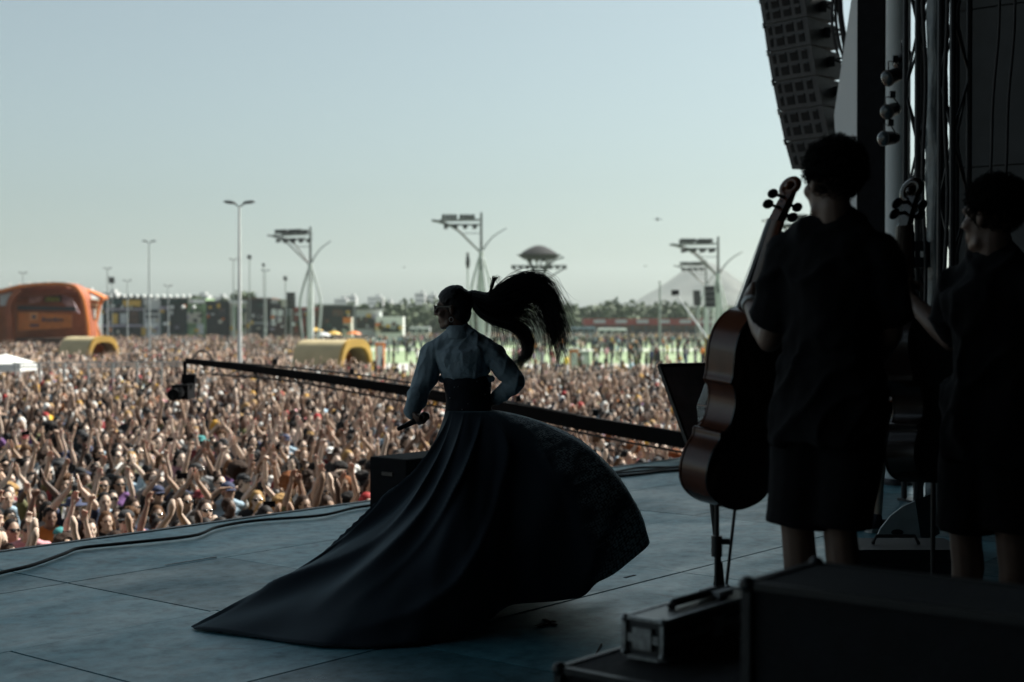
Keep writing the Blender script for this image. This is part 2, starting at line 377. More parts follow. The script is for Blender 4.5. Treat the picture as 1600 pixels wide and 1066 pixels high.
def limbs(mb, J, g=1., arms=True, legs=True):
    if arms:
        for s in 'lr':
            S, E, W = V(J['s' + s]), V(J['e' + s]), V(J['w' + s])
            mb.sph(S, .06 * g); mb.capsule(S, .054 * g, S.lerp(E, .5), .047 * g); mb.capsule(S.lerp(E, .5), .047 * g, E, .039 * g)
            m = E.lerp(W, .3); mb.capsule(E, .039 * g, m, .042 * g); mb.capsule(m, .042 * g, W, .027 * g)
            if 'h' + s in J: hand(mb, W, *J['h' + s], g=g)
    if legs:
        for s in 'lr':
            H, K, A = V(J['hip' + s]), V(J['k' + s]), V(J['a' + s]); fd = V(J['fd'])
            mb.capsule(H, .09 * g, H.lerp(K, .5), .077 * g); mb.capsule(H.lerp(K, .5), .077 * g, K, .056 * g)
            m = K.lerp(A, .32) - fd * .018 * g; mb.capsule(K, .054 * g, m, .056 * g); mb.capsule(m, .056 * g, A, .036 * g)
            mb.capsule(A - fd * .03 * g - V((0, 0, .045 * g)), .038 * g, A + fd * .11 * g - V((0, 0, .06 * g)), .03 * g); mb.capsule(A + fd * .1 * g - V((0, 0, .06 * g)), .034 * g, A + fd * .16 * g - V((0, 0, .068 * g)), .024 * g)
            mb.capsule(A, .036 * g, A - V((0, 0, .045 * g)), .04 * g)

def neckhead(mb, J, g=1.):
    c = V(J['head']); f, u, r = frame(J['hf'], J['hu'])
    mb.capsule(V(J['neck']) - V((0, 0, .01)), .06 * g, c - u * .07 * g - f * .015 * g, .054 * g)
    head(mb, c, f, u, g)

def hair_cap(mb, c, f, u, g=1., k=1.09, bumps=0, br=.02, low=-.01, seed=0):
    f, u, r = frame(f, u); c = V(c); rnd = random.Random(seed)
    o = c + f * (-.02) * g + u * .036 * g; A = (r * .074 * k * g, f * .088 * k * g, u * .087 * k * g)
    mb.ell(o, A, 16, 12); mb.ell(c - f * .042 * g + u * low * g, (r * .063 * g, f * .047 * g, u * .062 * g), 12, 8)
    for i in range(bumps):
        z = rnd.uniform(-.15, 1); q = rnd.uniform(0, 6.283); s = math.sqrt(max(0, 1 - z * z))
        d = A[0] * s * math.cos(q) + A[1] * s * math.sin(q) + A[2] * z
        if d.dot(f) > .055 * g and z < .35: continue
        mb.sph(o + d * rnd.uniform(.98, 1.06), br * g * rnd.uniform(.7, 1.2), 7, 5)

SKIN = [mat('skin_%d' % i, c, .5, .10, 14, bump=.05, sub=.08, spec=.35) for i, c in enumerate([(.62, .48, .39), (.50, .36, .275), (.36, .245, .18), (.21, .13, .095), (.10, .062, .046)])]
SKINC = [(.62, .48, .39), (.50, .36, .275), (.36, .245, .18), (.21, .13, .095), (.10, .062, .046)]
HAIRC = {'black': (.012, .010, .010), 'dark brown': (.035, .02, .014), 'brown': (.09, .045, .022), 'blond': (.36, .22, .09), 'auburn': (.20, .07, .025)}
HAIR = {k: mat('hair_' + k.replace(' ', '_'), c, .75, .35, 60, bump=.5, bscale=120, spec=.15) for k, c in HAIRC.items()}
CLOTHC = {'black': (.013, .014, .017), 'white': (.70, .70, .68), 'grey': (.22, .22, .23), 'navy': (.02, .03, .075), 'dark red': (.20, .025, .03), 'yellow': (.62, .40, .05), 'pink': (.58, .30, .33), 'olive': (.12, .12, .05), 'light blue': (.30, .42, .52), 'orange': (.60, .20, .04), 'teal': (.04, .22, .22), 'purple': (.16, .07, .22)}
CLOTH = {k: mat('cloth_' + k.replace(' ', '_'), c, .85, .15, 9, bump=.25, bscale=25) for k, c in CLOTHC.items()}
M['lens'] = mat('sunglass_lens', (.01, .01, .012), .12, .1, 4)
M['shoe'] = mat('dark_canvas_shoe', (.02, .022, .03), .8, .2, 20)
M['sole'] = mat('white_rubber_sole', (.55, .55, .52), .6, .1, 20)
M['denim'] = mat('denim', (.05, .07, .11), .85, .2, 30)

# ------------------------------------------------------------------ crowd: near individuals (local frame faces -Y)
def crowd_joints(pose):
    J = dict(head=(0, -.025, 1.605), hf=(0, -1, .10), hu=(0, .1, 1), neck=(0, .005, 1.46), chest=(0, 0, 1.27), waist=(0, 0, 1.07), pelvis=(0, 0, .93), sl=(.175, .0, 1.415), sr=(-.175, .0, 1.415),
             hipl=(.095, 0, .90), hipr=(-.095, 0, .90), kl=(.11, -.02, .49), kr=(-.11, -.03, .49), al=(.12, .01, .09), ar=(-.12, .01, .09), fd=(0, -1, 0))
    dn = lambda s: dict(e=(.235 * s, .03, 1.13), w=(.24 * s, -.06, .89), h=(V((0, -.15, -1)), V((-s, 0, 0)), s, .3))
    A = {'down': dn,
         'up': lambda s: dict(e=(.26 * s, -.06, 1.655), w=(.20 * s, -.10, 1.905), h=(V((-.15 * s, -.1, 1)), V((0, -1, .1)), -s, .12)),
         'wide': lambda s: dict(e=(.36 * s, -.05, 1.60), w=(.46 * s, -.09, 1.84), h=(V((.2 * s, -.15, 1)), V((0, -1, .1)), -s, .15, 1., .16)),
         'fist': lambda s: dict(e=(.27 * s, -.12, 1.62), w=(.22 * s, -.19, 1.87), h=(V((-.05 * s, -.1, 1)), V((0, -1, .1)), -s, 1.35)),
         'clap': lambda s: dict(e=(.22 * s, -.16, 1.66), w=(.055 * s, -.20, 1.86), h=(V((-.12 * s, -.1, 1)), V((-s, 0, 0)), -s, .1)),
         'phone': lambda s: dict(e=(.24 * s, -.20, 1.46), w=(.105 * s, -.34, 1.66), h=(V((-.3 * s, -.25, 1)), V((-s, -.2, 0)), -s, .6)),
         'mouth': lambda s: dict(e=(.25 * s, -.17, 1.26), w=(.09 * s, -.20, 1.44), h=(V((-.35 * s, .2, 1)), V((-.3 * s, 1, .2)), -s, .5)),
         'brow': lambda s: dict(e=(.31 * s, -.12, 1.52), w=(.16 * s, -.17, 1.66), h=(V((-1 * s, -.05, .15)), V((0, -.3, -1)), -s, .1))}
    for s, k in ((1, 'l'), (-1, 'r')):
        a = A[pose[0 if s == 1 else 1]](s)
        J['e' + k], J['w' + k] = a['e'], a['w']; h = a['h']; J['h' + k] = (h[0], h[1], h[2], h[3])
    return J
POSES = {'both arms raised': ('up', 'up'), 'arms spread overhead': ('wide', 'wide'), 'right arm raised': ('down', 'up'), 'left arm raised': ('up', 'down'), 'hands clapping overhead': ('clap', 'clap'),
         'hands before the face': ('phone', 'phone'), 'left fist raised': ('fist', 'down'), 'right fist raised': ('down', 'fist'), 'arms down': ('down', 'down'), 'hand at the mouth': ('mouth', 'down'), 'hand shading the eyes': ('down', 'brow'), 'arms up and wide': ('wide', 'up')}
PM = {}
for pn, pz in POSES.items():
    J = crowd_joints(pz)
    b = MB(); torso(b, J); limbs(b, J); neckhead(b, J); body = fuse(b, 'person_body', .0115, 3, .22)
    sh = MB(); torso(sh, J, inf=.014, lo=True)
    for k in 'lr':
        S, E = V(J['s' + k]), V(J['e' + k]); sh.capsule(S, .071, S.lerp(E, .72), .066)
    shirt = fuse(sh, 'shirt', .016, 2, .4, .008, 11)
    tk = MB(); torso_j = dict(J)
    for k in 'lr':
        H, K = V(J['sl' if k == 'l' else 'sr']), 0
        sh2 = V(J['hip' + k]); tk.capsule(sh2, .100, V(J['k' + k]), .075); tk.capsule(V(J['k' + k]), .075, V(J['a' + k]) + V((0, 0, .03)), .058)
    tk.loft([ring((0, 0, z), (1, 0, 0), (0, 1, 0), a, c) for z, a, c in ((1.03, .16, .12), (.93, .178, .132), (.85, .15, .115))])
    trousers = fuse(tk, 'trousers', .02, 2, .4)
    tank = MB(); torso(tank, J, inf=.012)
    tanktop = fuse(tank, 'tank_top', .016, 2, .4, .006, 11)
    PM[pn] = (body, shirt, trousers, tanktop)
HC, HF, HU = V((0, -.025, 1.605)), V((0, -1, .10)), V((0, .1, 1))
HM = {}
b = MB(); hair_cap(b, HC, HF, HU); HM['short hair'] = fuse(b, 'hair', .012, 2, .5)
b = MB(); hair_cap(b, HC, HF, HU, 1.1, 1.06, 110, .02); HM['curly hair'] = fuse(b, 'hair', .011, 1, .5)
b = MB(); hair_cap(b, HC, HF, HU, 1.05, 1.45, 240, .034, .02); HM['big afro hair'] = fuse(b, 'hair', .013, 1, .5, .006, 60)
b = MB(); hair_cap(b, HC, HF, HU, 1., 1.12)
b.loft([ring((0, .03 + dy, z), (1, 0, 0), (0, 1, 0), a, c) for z, a, c, dy in ((1.66, .085, .07, 0), (1.56, .095, .06, .005), (1.46, .11, .05, .03), (1.36, .10, .04, .06), (1.27, .07, .03, .07))])
for s in (1, -1): b.capsule((.082 * s, .0, 1.62), .022, (.10 * s, -.035, 1.40), .02)
HM['long hair'] = fuse(b, 'hair', .012, 2, .5, .006, 30)
b = MB(); hair_cap(b, HC, HF, HU, 1., 1.07); b.sph((0, .07, 1.74), .045); HM['hair in a bun'] = fuse(b, 'hair', .012, 2, .5)
def cap_mesh():
    b = MB(); o = HC + V((0, .018, .05)); rings = []
    for i in range(8):
        th = math.pi / 2 * i / 7; rings.append(ring(o + V((0, 0, .075 * math.sin(th))), (1, 0, 0), (0, 1, 0), .087 * math.cos(th) + .002, .105 * math.cos(th) + .002, 20))
    b.loft(rings)
    br = [[o + V((.075 * math.sin(q) * k2, -.098 * math.cos(q * .8) - kk, -.004 - .012 * (1 - math.cos(q)) - kk * .2)) for q in [-1.2 + 2.4 * j / 10 for j in range(11)]] for kk, k2 in ((0, 1.), (.035, 1.), (.065, .9))]
    top = [p for p in br[0]] ; b.sheet(br); b.sheet([[p - V((0, 0, .006)) for p in rr] for rr in br]); b.sph(o + V((0, 0, .077)), .008)
    return b.mesh('cap')
HM['baseball cap'] = cap_mesh()
b = MB(); o = HC + V((0, .015, .055))
b.loft([ring(o + V((0, 0, z)), (1, 0, 0), (0, 1, 0), a, a * 1.12, 22) for z, a in ((-.006, .15), (.0, .152), (.004, .09), (.05, .083), (.072, .07), (.08, .03))]); HM['bucket hat'] = b.mesh('hat')
def specs(c, f, u, g=1.):
    f, u, r = frame(f, u); c = V(c); b = MB(); P = lambda a, bb, d: c + f * a * g + u * bb * g + r * d * g
    for s in (1, -1):
        pts = [(.094, .017, .006), (.094, .02, .03), (.088, .021, .056), (.085, .006, .06), (.090, -.013, .05), (.097, -.018, .026), (.099, -.012, .009)]
        b.prism([P(a, z, d * s) for a, z, d in pts], f * .004 * g); b.bar(P(.088, .014, .058 * s), P(-.005, .008, .083 * s), .003 * g, .008 * g)
    b.bar(P(.097, .013, -.01), P(.097, .013, .01), .004 * g, .004 * g); return b
SPM = specs(HC, HF, HU).mesh('sunglasses')
f_, u_, r_ = frame(HF, HU); PP = lambda a, c, d=0: HC + f_ * a + u_ * c + r_ * d
EYM = []
for s in (1, -1):
    b = MB(); b.ell(PP(.083, .005, .031 * s), (r_ * .014, f_ * .006, u_ * .008), 8, 5); EYM.append(b.mesh('eye'))
b = MB(); b.ell(PP(.088, -.066), (r_ * .016, f_ * .006, u_ * .009), 8, 5); MOM = b.mesh('mouth')
M['eye'] = mat('dark_eye', (.012, .009, .008), .3, .1, 10); M['mouth'] = mat('open_mouth', (.12, .03, .03), .5, .1, 10)
for q in (PM, ): 
    for k in q: 
        for me in q[k]: me.materials.append(None)
for k, me in list(HM.items()) + [('s', SPM), ('e', EYM[0]), ('e', EYM[1]), ('m', MOM)]:
    me.materials.append(None); me.polygons.foreach_set('use_smooth', [True] * len(me.polygons))
def inst(name, me, m, parent=None):
    o = bpy.data.objects.new(name, me); COL.objects.link(o); o.parent = parent
    if len(o.material_slots): o.material_slots[0].link = 'OBJECT'; o.material_slots[0].material = m
    return o

b = MB(); b.box((0, -.40, 1.745), (.155, .009, .078), Matrix.Rotation(-.15, 3, 'X')); b.box((.05, -.407, 1.76), (.022, .006, .022), Matrix.Rotation(-.15, 3, 'X')); PHM = b.mesh('phone'); PHM.materials.append(None)
# positions in stage coordinates: rows parallel to the stage front
def inpoly(x, y, poly):
    c = False; j = len(poly) - 1
    for i in range(len(poly)):
        a, b2 = poly[i], poly[j]
        if (a[1] > y) != (b2[1] > y) and x < (b2[0] - a[0]) * (y - a[1]) / (b2[1] - a[1]) + a[0]: c = not c
        j = i
    return c
SKIRT_PX = [(690, 500), (660, 540), (640, 640), (585, 710), (585, 800), (480, 880), (1010, 860), (1000, 820), (940, 740), (920, 690), (860, 660), (780, 640), (810, 600), (770, 540), (740, 510), (800, 560), (890, 520), (860, 430), (690, 440)]
cand = []
t = 11.7
while t < 76:
    rowd = .60 + (t - 11) * .003; s = -14.0
    while s < 95:
        ss = s + random.uniform(-.16, .16); tt = t + random.uniform(-.2, .2); s += .56 + (t - 11) * .003
        p = st(ss, tt); 
        if p.y < 8: continue
        x, y, d = to_px((p.x, p.y, GZ + 1.62))
        if -150 < x < 1750 and d < 72: cand.append((d, x, y, p.x, p.y))
    t += rowd
cand.sort()
vis = [c for c in cand if 4 < c[1] < 1072 and not inpoly(c[1], c[2], SKIRT_PX) and c[2] < 866 - .132 * c[1]]
NEAR = set(vis[:300])
SHIRT_W = [('black', 44), ('white', 10), ('grey', 13), ('navy', 8), ('dark red', 5), ('yellow', 3), ('pink', 6), ('olive', 4), ('light blue', 4), ('orange', 2), ('teal', 1), ('purple', 1)]
def wpick(w, rnd=random): return rnd.choices([a for a, _ in w], [b for _, b in w])[0]
HAIR_W = [('short hair', 30), ('curly hair', 14), ('long hair', 30), ('big afro hair', 5), ('hair in a bun', 7), ('baseball cap', 11), ('bucket hat', 3)]
POSE_W = [('both arms raised', 9), ('arms spread overhead', 5), ('right arm raised', 8), ('left arm raised', 8), ('hands clapping overhead', 9), ('hands before the face', 5), ('left fist raised', 4), ('right fist raised', 4), ('arms down', 40), ('hand at the mouth', 5), ('hand shading the eyes', 4), ('arms up and wide', 5)]
FORCE = [((92, 818), dict(hair='baseball cap', hc='teal', pose='hand at the mouth', shirt='grey', glasses=False)), ((200, 822), dict(hair='baseball cap', hc='black', pose='arms down', shirt='black')),
         ((466, 772), dict(hair='big afro hair', hc='auburn', shirt='black', pose='arms down', glasses=False)), ((172, 775), dict(hair='short hair', hc='black', pose='both arms raised', shirt='black', glasses=True, skin=0)),
         ((275, 778), dict(hair='short hair', hc='black', shirt=None, pose='arms down', glasses=False, skin=1)), ((18, 835), dict(shirt='pink', pose='right arm raised')), ((60, 828), dict(shirt='pink', hair='short hair', hc='dark brown', pose='arms down', glasses=True)),
         ((150, 760), dict(shirt='yellow', pose='hand shading the eyes')), ((220, 778), dict(hair='long hair', hc='dark brown', glasses=True, shirt='black', pose='arms down', skin=2)), ((400, 790), dict(hair='long hair', hc='blond', skin=0, shirt='black', pose='arms down')),
         ((505, 745), dict(hair='short hair', hc='black', shirt='light blue', pose='arms down')), ((1055, 708), dict(hair='big afro hair', hc='auburn', shirt='black', pose='arms down')), ((985, 712), dict(hair='big afro hair', hc='auburn', shirt='dark red', pose='arms down'))]
spec = {}
for (fx, fy), a in FORCE:
    bst = min((c for c in NEAR if c not in spec), key=lambda c: (c[1] - fx) ** 2 + (c[2] - fy) ** 2); spec[bst] = a
used = {}
people = []
for c in sorted(NEAR):
    d, x, y, X, Y = c; a = spec.get(c, {})
    pose = a.get('pose') or wpick(POSE_W); hair = a.get('hair') or wpick(HAIR_W); shirt = a.get('shirt', 'x'); shirt = wpick(SHIRT_W) if shirt == 'x' else shirt
    skin = a.get('skin', random.choices(range(5), [24, 30, 24, 14, 8])[0]); glasses = a.get('glasses', random.random() < .36)
    hat = hair in ('baseball cap', 'bucket hat')
    hc = a.get('hc') or (wpick([('black', 5), ('white', 1), ('dark red', 1), ('navy', 2), ('teal', .6), ('yellow', .4)]) if hat else wpick([('black', 45), ('dark brown', 32), ('brown', 14), ('blond', 6), ('auburn', 3)]))
    tank = random.random() < .28 and shirt is not None
    people.append(dict(c=c, pose=pose, hair=hair, shirt=shirt, skin=skin, glasses=glasses, hat=hat, hc=hc, tank=tank))
def zone(x, y):
    if y > 866 - .132 * x - 38: r = 'right at the stage edge'
    elif y > 700: r = 'in the front rows'
    elif y > 660: r = 'some rows back'
    else: r = 'farther back in the near crowd'
    col = 'far left' if x < 130 else 'left' if x < 280 else 'under crane' if x < 430 else 'near speaker' if x < 600 else 'beside singer' if x < 700 else 'right' if x > 900 else 'behind singer'
    return r, col
for q in people:
    cc = q['c']; sh = 'bare-chested' if q['shirt'] is None else ('%s %s' % (q['shirt'], 'tank top' if q['tank'] else 't-shirt'))
    hd = '%s %s' % (q['hc'], q['hair']) if q['hat'] else ('%s %s' % (q['hc'], q['hair'])).replace('black short hair', 'short black hair').replace('hair in a bun', 'hair bun')
    q['lab0'] = 'person %s, %s%s, %s' % ('in ' + sh if q['shirt'] else sh, hd, ', sunglasses' if q['glasses'] else '', q['pose'])
cnt = {}
for q in people: cnt.setdefault(q['lab0'], []).append(q)
for k, L in cnt.items():
    for q in L:
        q['lab'] = k if len(L) == 1 else k + ' ' + zone(q['c'][1], q['c'][2])[1]
cnt = {}
for q in people: cnt.setdefault(q['lab'], []).append(q)
for k, L in cnt.items():
    if len(L) > 1:
        L.sort(key=lambda q: q['c'][0])
        for i, q in enumerate(L):
            q['lab'] = k + (', nearer' if i == 0 else ', farther' if i == len(L) - 1 else ', middle')
def face_ang(X, Y): 
    tgt = V((0.3, 6.0)); d = tgt - V((X, Y)); k = V((N_AX.x, N_AX.y)) * -1; d = (d.normalized() * .55 + k * .45); return math.atan2(d.y, d.x) + math.pi / 2
PHS = []
for q in people:
    d, x, y, X, Y = q['c']; bd, shm, tr, tk = PM[q['pose']]
    o = inst('person', bd, SKIN[q['skin']]); g = random.uniform(.93, 1.07)
    o.location = (X, Y, GZ); o.rotation_euler = (0, 0, face_ang(X, Y) + random.gauss(0, .28)); o.scale = (g, g, g)
    inst('trousers', tr, random.choice([M['denim'], CLOTH['black'], CLOTH['grey'], CLOTH['olive']]), o)
    if q['shirt']: inst('tank_top' if q['tank'] else 'shirt', tk if q['tank'] else shm, CLOTH[q['shirt']], o)
    if q['hat']:
        inst('hair', HM['short hair'], HAIR['dark brown'], o).scale = (.97, .97, .985); inst('hat', HM[q['hair']], CLOTH[q['hc']], o)
    else: inst('hair', HM[q['hair']], HAIR[q['hc']], o)
    if q['glasses']: inst('sunglasses', SPM, M['lens'], o)
    else: inst('eye', EYM[0], M['eye'], o); inst('eye', EYM[1], M['eye'], o)
    if random.random() < .6: inst('mouth', MOM, M['mouth'], o)
    tag(o, q['lab'], 'person', 'people in the front of the crowd')
    if q['pose'] == 'hands before the face':
        ph = inst('phone', PHM, M['lens']); ph.matrix_basis = o.matrix_basis.copy() if False else Matrix.Translation(o.location) @ Matrix.Rotation(o.rotation_euler.z, 4, 'Z') @ Matrix.Diagonal((g, g, g, 1))
        tag(ph, 'phone held by ' + ('bare-chested person' if not q['shirt'] else 'person in ' + q['shirt'] + (' tank top' if q['tank'] else ' t-shirt')) + ' with ' + q['hc'] + ' ' + q['hair'].replace('hair in a bun', 'bun') + ', ' + zone(q['c'][1], q['c'][2])[1], 'phone', 'phones held up in the crowd'); PHS.append(ph)

pl_ = {}
for ph in PHS: pl_.setdefault(ph['label'], []).append(ph)
for k, L_ in pl_.items():
    if len(L_) > 1:
        L_.sort(key=lambda o: o.location.y)
        for i, ph in enumerate(L_): ph['label'] = k + (', nearer', ', farther', ', farthest')[min(i, 2)]
# ------------------------------------------------------------------ crowd: the mass behind, one object of real low-poly figures
def low_template(lod, arms, hl=False):
    """returns verts, faces(list), role per vertex: 0 skin 1 shirt 2 hair 3 trousers"""
    mb = MB(); role = []
    def done(r): role.extend([r] * (len(mb.v) - len(role)))
    if lod == 0: hn, hm, tn = 9, 7, 9
    elif lod == 1: hn, hm, tn = 7, 5, 6
    else: hn, hm, tn = 5, 4, 5
    mb.ell((0, -.03, 1.595), (V((.078, 0, 0)), V((0, .098, 0)), V((0, 0, .118))), hn, hm); done(0)
    if lod < 2: mb.ell((0, -.125, 1.585), (V((.016, 0, 0)), V((0, .02, 0)), V((0, 0, .028))), 5, 3); done(0)
    mb.ell((0, .004, 1.64), (V((.096, 0, 0)), V((0, .108, 0)), V((0, 0, .112))), hn, hm); done(2)
    if hl: mb.tube([(0, .05, 1.66), (0, .055, 1.50), (0, .06, 1.34)], [.09, .098, .075], 6, True); done(2)
    if lod < 2: mb.tube([(0, 0, 1.40), (0, -.01, 1.54)], .055, 6, False); done(0)
    X, Y = V((1, 0, 0)), V((0, 1, 0))
    rs = [((0, 0, 1.47), .09, .07), ((0, 0, 1.41), .20, .10), ((0, 0, 1.22), .18, .125), ((0, 0, .98), .18, .125)]
    if lod == 2: rs = [rs[0], rs[1], ((0, 0, .98), .18, .125)]
    mb.loft([ring(c, X, Y, a, b2, tn) for c, a, b2 in rs], True); done(1)
    if lod < 2:
        for s in (1, -1): mb.tube([(.1 * s, 0, 1.0), (.12 * s, 0, 0)], [.09, .05], 4, False)
    else: mb.loft([ring((0, 0, 1.0), X, Y, .17, .12, 4), ring((0, 0, 0), X, Y, .15, .1, 4)], False)
    done(3)
    J = crowd_joints(POSES[arms])
    for k in 'lr':
        S, E2, W2 = V(J['s' + k]), V(J['e' + k]), V(J['w' + k]); hd = W2 + V(J['h' + k][0]).normalized() * .16; n_ = 6 if lod == 0 else 5 if lod == 1 else 3
        if lod == 2 and E2.z < 1.5: continue
        mb.tube([S, S.lerp(E2, .6)], [.07, .06], n_, False); done(1)
        mb.tube([S.lerp(E2, .4), E2, E2.lerp(W2, .4), W2, W2.lerp(hd, .55), hd] if lod < 2 else [S.lerp(E2, .4), E2, hd], [.05, .043, .043, .029, .042, .02] if lod < 2 else [.05, .045, .03], n_, True); done(0)
    vs = np.array([tuple(v) for v in mb.v], dtype=np.float32); fs = []
    for f in mb.f:
        if len(f) <= 4: fs.append(f)
        else: fs += [(f[0], f[i], f[i + 1]) for i in range(1, len(f) - 1)]
    tri = []
    for f in fs: tri += [f] if len(f) == 3 else [(f[0], f[1], f[2]), (f[0], f[2], f[3])]
    # drop tiny caps at ellipsoid poles are kept; fine
    return vs, np.array(tri, dtype=np.int32), np.array(role)
far = [c for c in cand if c not in NEAR]
dens_pos = [(c[3], c[4]) for c in far]
# beyond 62 m: dense on the left, sparse on the lawn, a band of people at its far side
def add(n, x0, x1, d0, d1, keep=None):
    k = 0; tries = 0
    while k < n and tries < n * 6:
        tries += 1; d = math.sqrt(random.uniform(d0 * d0, d1 * d1)); x = random.uniform(x0, x1)
        if keep and not keep(x, d): continue
        dens_pos.append(((x - 800) / F_PX * d, d)); k += 1
left_ok = lambda x, d: x < 585 - (d - 60) * .25 + random.uniform(-25, 25)
add(3600, -120, 640, 71, 105, left_ok); add(3400, -120, 640, 105, 185, lambda x, d: x < 560 + random.uniform(-30, 30)); add(1300, -120, 620, 185, 255)
right_far = lambda x, d: True
dens_pos = [p for p in dens_pos if not (p[1] > 50 and 575 < 800 + F_PX * p[0] / p[1] < 1100 and p[1] > 67 + 5 * mnoise.noise(V((p[0] * .3, p[1] * .3, 0))))]
add(260, 570, 1750, 66, 84, lambda x, d: random.random() < .5); add(110, 560, 1120, 84, 150); add(170, 560, 1120, 150, 235); add(2000, 560, 1750, 235, 335); add(1500, 1100, 1750, 72, 150)
NP_ = np.array(dens_pos); D = NP_[:, 1]
POSE_L = ['both arms raised', 'right arm raised', 'left arm raised', 'hands clapping overhead', 'arms down', 'arms spread overhead', 'right fist raised', 'hands before the face']
lod = np.where(D < 36, 0, np.where(D < 58, 1, 2)); pose_i = RNG.integers(0, len(POSE_L), len(D)); pose_i = np.where(RNG.random(len(D)) < np.where(D < 32, .5, np.where(D < 75, .74, .9)), 4, pose_i)
longh = RNG.random(len(D)) < .38
allv, allf, allc = [], [], []; off = 0
SKA = np.array(SKINC); HA = np.array([HAIRC[k] for k in ('black', 'black', 'dark brown', 'dark brown', 'brown', 'blond', 'auburn')] + [(.6, .6, .58), (.02, .02, .03), (.35, .03, .03), (.55, .30, .05)])
CA = np.array([CLOTHC[k] for k, w_ in SHIRT_W for _ in range(int(w_))]); TA = np.array([(.05, .07, .11), (.012, .012, .014), (.15, .15, .16), (.10, .09, .05)])
for L in (0, 1, 2):
    for pi, pn in enumerate(POSE_L):
      for hl in (False, True):
        idx = np.where((lod == L) & (pose_i == pi) & (longh == hl))[0]
        if not len(idx): continue
        vs, fs, role = low_template(L, pn, hl); n = len(idx)
        ang = np.array([face_ang(*NP_[i]) for i in idx]) + RNG.normal(0, .3, n) + np.where(D[idx] > 75, RNG.normal(0, .9, n), 0)
        sc_ = RNG.uniform(.92, 1.08, n); c_, s_ = np.cos(ang) * sc_, np.sin(ang) * sc_
        v = np.empty((n, len(vs), 3), np.float32)
        v[:, :, 0] = vs[None, :, 0] * c_[:, None] - vs[None, :, 1] * s_[:, None] + NP_[idx, 0][:, None]
        v[:, :, 1] = vs[None, :, 0] * s_[:, None] + vs[None, :, 1] * c_[:, None] + NP_[idx, 1][:, None]
        v[:, :, 2] = vs[None, :, 2] * sc_[:, None] + GZ
        col = np.empty((n, 4, 3)); col[:, 0] = SKA[RNG.choice(5, n, p=[.20, .27, .27, .16, .10])]; col[:, 1] = CA[RNG.integers(0, len(CA), n)]; col[:, 2] = HA[RNG.choice(len(HA), n, p=[.2, .2, .15, .12, .08, .04, .03, .08, .06, .02, .02])]; col[:, 3] = TA[RNG.integers(0, 4, n)]
        col *= RNG.uniform(.85, 1.15, (n, 4, 1)); cv = col[:, role, :]
        f = fs[None, :, :] + (np.arange(n) * len(vs))[:, None, None] + off
        allv.append(v.reshape(-1, 3)); allf.append(f.reshape(-1, 3)); allc.append(cv.reshape(-1, 3)); off += n * len(vs)
Vn = np.concatenate(allv); Fn = np.concatenate(allf).astype(np.int32); Cn = np.concatenate(allc).astype(np.float32)
me = bpy.data.meshes.new('crowd'); me.vertices.add(len(Vn)); me.vertices.foreach_set('co', Vn.ravel())
me.loops.add(len(Fn) * 3); me.loops.foreach_set('vertex_index', Fn.ravel()); me.polygons.add(len(Fn)); me.polygons.foreach_set('loop_start', np.arange(len(Fn), dtype=np.int32) * 3)
me.polygons.foreach_set('use_smooth', np.ones(len(Fn), bool)); me.update(calc_edges=True)
ca = me.attributes.new('Col', 'FLOAT_COLOR', 'POINT'); ca.data.foreach_set('color', np.concatenate([Cn, np.ones((len(Cn), 1), np.float32)], 1).ravel())
cm = bpy.data.materials.new('crowd_figures'); cm.use_nodes = True; b_ = cm.node_tree.nodes['Principled BSDF']; b_.inputs['Roughness'].default_value = .65; b_.inputs['Specular IOR Level'].default_value = .18
an = cm.node_tree.nodes.new('ShaderNodeAttribute'); an.attribute_name = 'Col'; cm.node_tree.links.new(an.outputs['Color'], b_.inputs['Base Color'])
me.materials.append(cm)
oc = bpy.data.objects.new('crowd', me); COL.objects.link(oc)
tag(oc, 'dense festival crowd filling the field behind the front rows', 'crowd', kind='stuff')
print('CROWD', len(NP_), 'tris', len(Fn), 'near', len(NEAR), 'dmax near', max(c[0] for c in NEAR))
# ------------------------------------------------------------------ the singer
DS = 7.7
def ps(px, py, dd=0.): return at(px, py, DS + dd)
J = dict(head=ps(709, 482), hf=(-1, .22, -.04), hu=(-.05, 0, 1), neck=ps(722, 529, .0), chest=ps(725, 566, .02), waist=ps(733, 612, .02), pelvis=ps(733, 655, .02),
         sl=ps(676, 555, .06), sr=ps(770, 555, -.03), el=ps(659, 604, .04), wl=ps(645, 642, -.04), er=ps(806, 597, -.06), wr=ps(776, 622, .04),
         hipl=ps(716, 668, .02), hipr=ps(750, 668, .02), kl=ps(705, 795, -.04), kr=ps(758, 795, -.02), al=ps(700, 920, 0), ar=ps(765, 920, .02), fd=V((-.3, .95, 0)).normalized())
mic_a, mic_b = ps(621, 671, -.10), ps(668, 649, -.06)
md = (mic_b - mic_a).normalized()
J['hl'] = ((ps(653, 659, -.07) - ps(645, 642, -.04)), md + V((0, -.2, 0)), 1, 1.25, 1.)
J['hr'] = (V((-.8, .5, -.35)), V((-.4, -.6, -.2)), 1, .25, 1.)
def hand_wrap(*a, **k): pass
b = MB(); torso(b, J, .78, width=.66); neckhead(b, J, .97)
g_ = .93
for s in 'lr':
    S, E2, W2 = V(J['s' + s]), V(J['e' + s]), V(J['w' + s]); b.capsule(S, .048, E2, .036); b.capsule(E2, .037, W2, .025)
hand(b, J['wl'], *J['hl'][:4], g=.95); hand(b, J['wr'], *J['hr'][:4], g=.95)
limbs(b, J, .93, arms=False)
base = V((ps(733, 900).x, DS, 0))
body = fuse(b, 'person', .0075, 3)
SKIN_D = mat('deep_skin', (.095, .05, .035), .45, .12, 14, sub=.05, spec=.4)
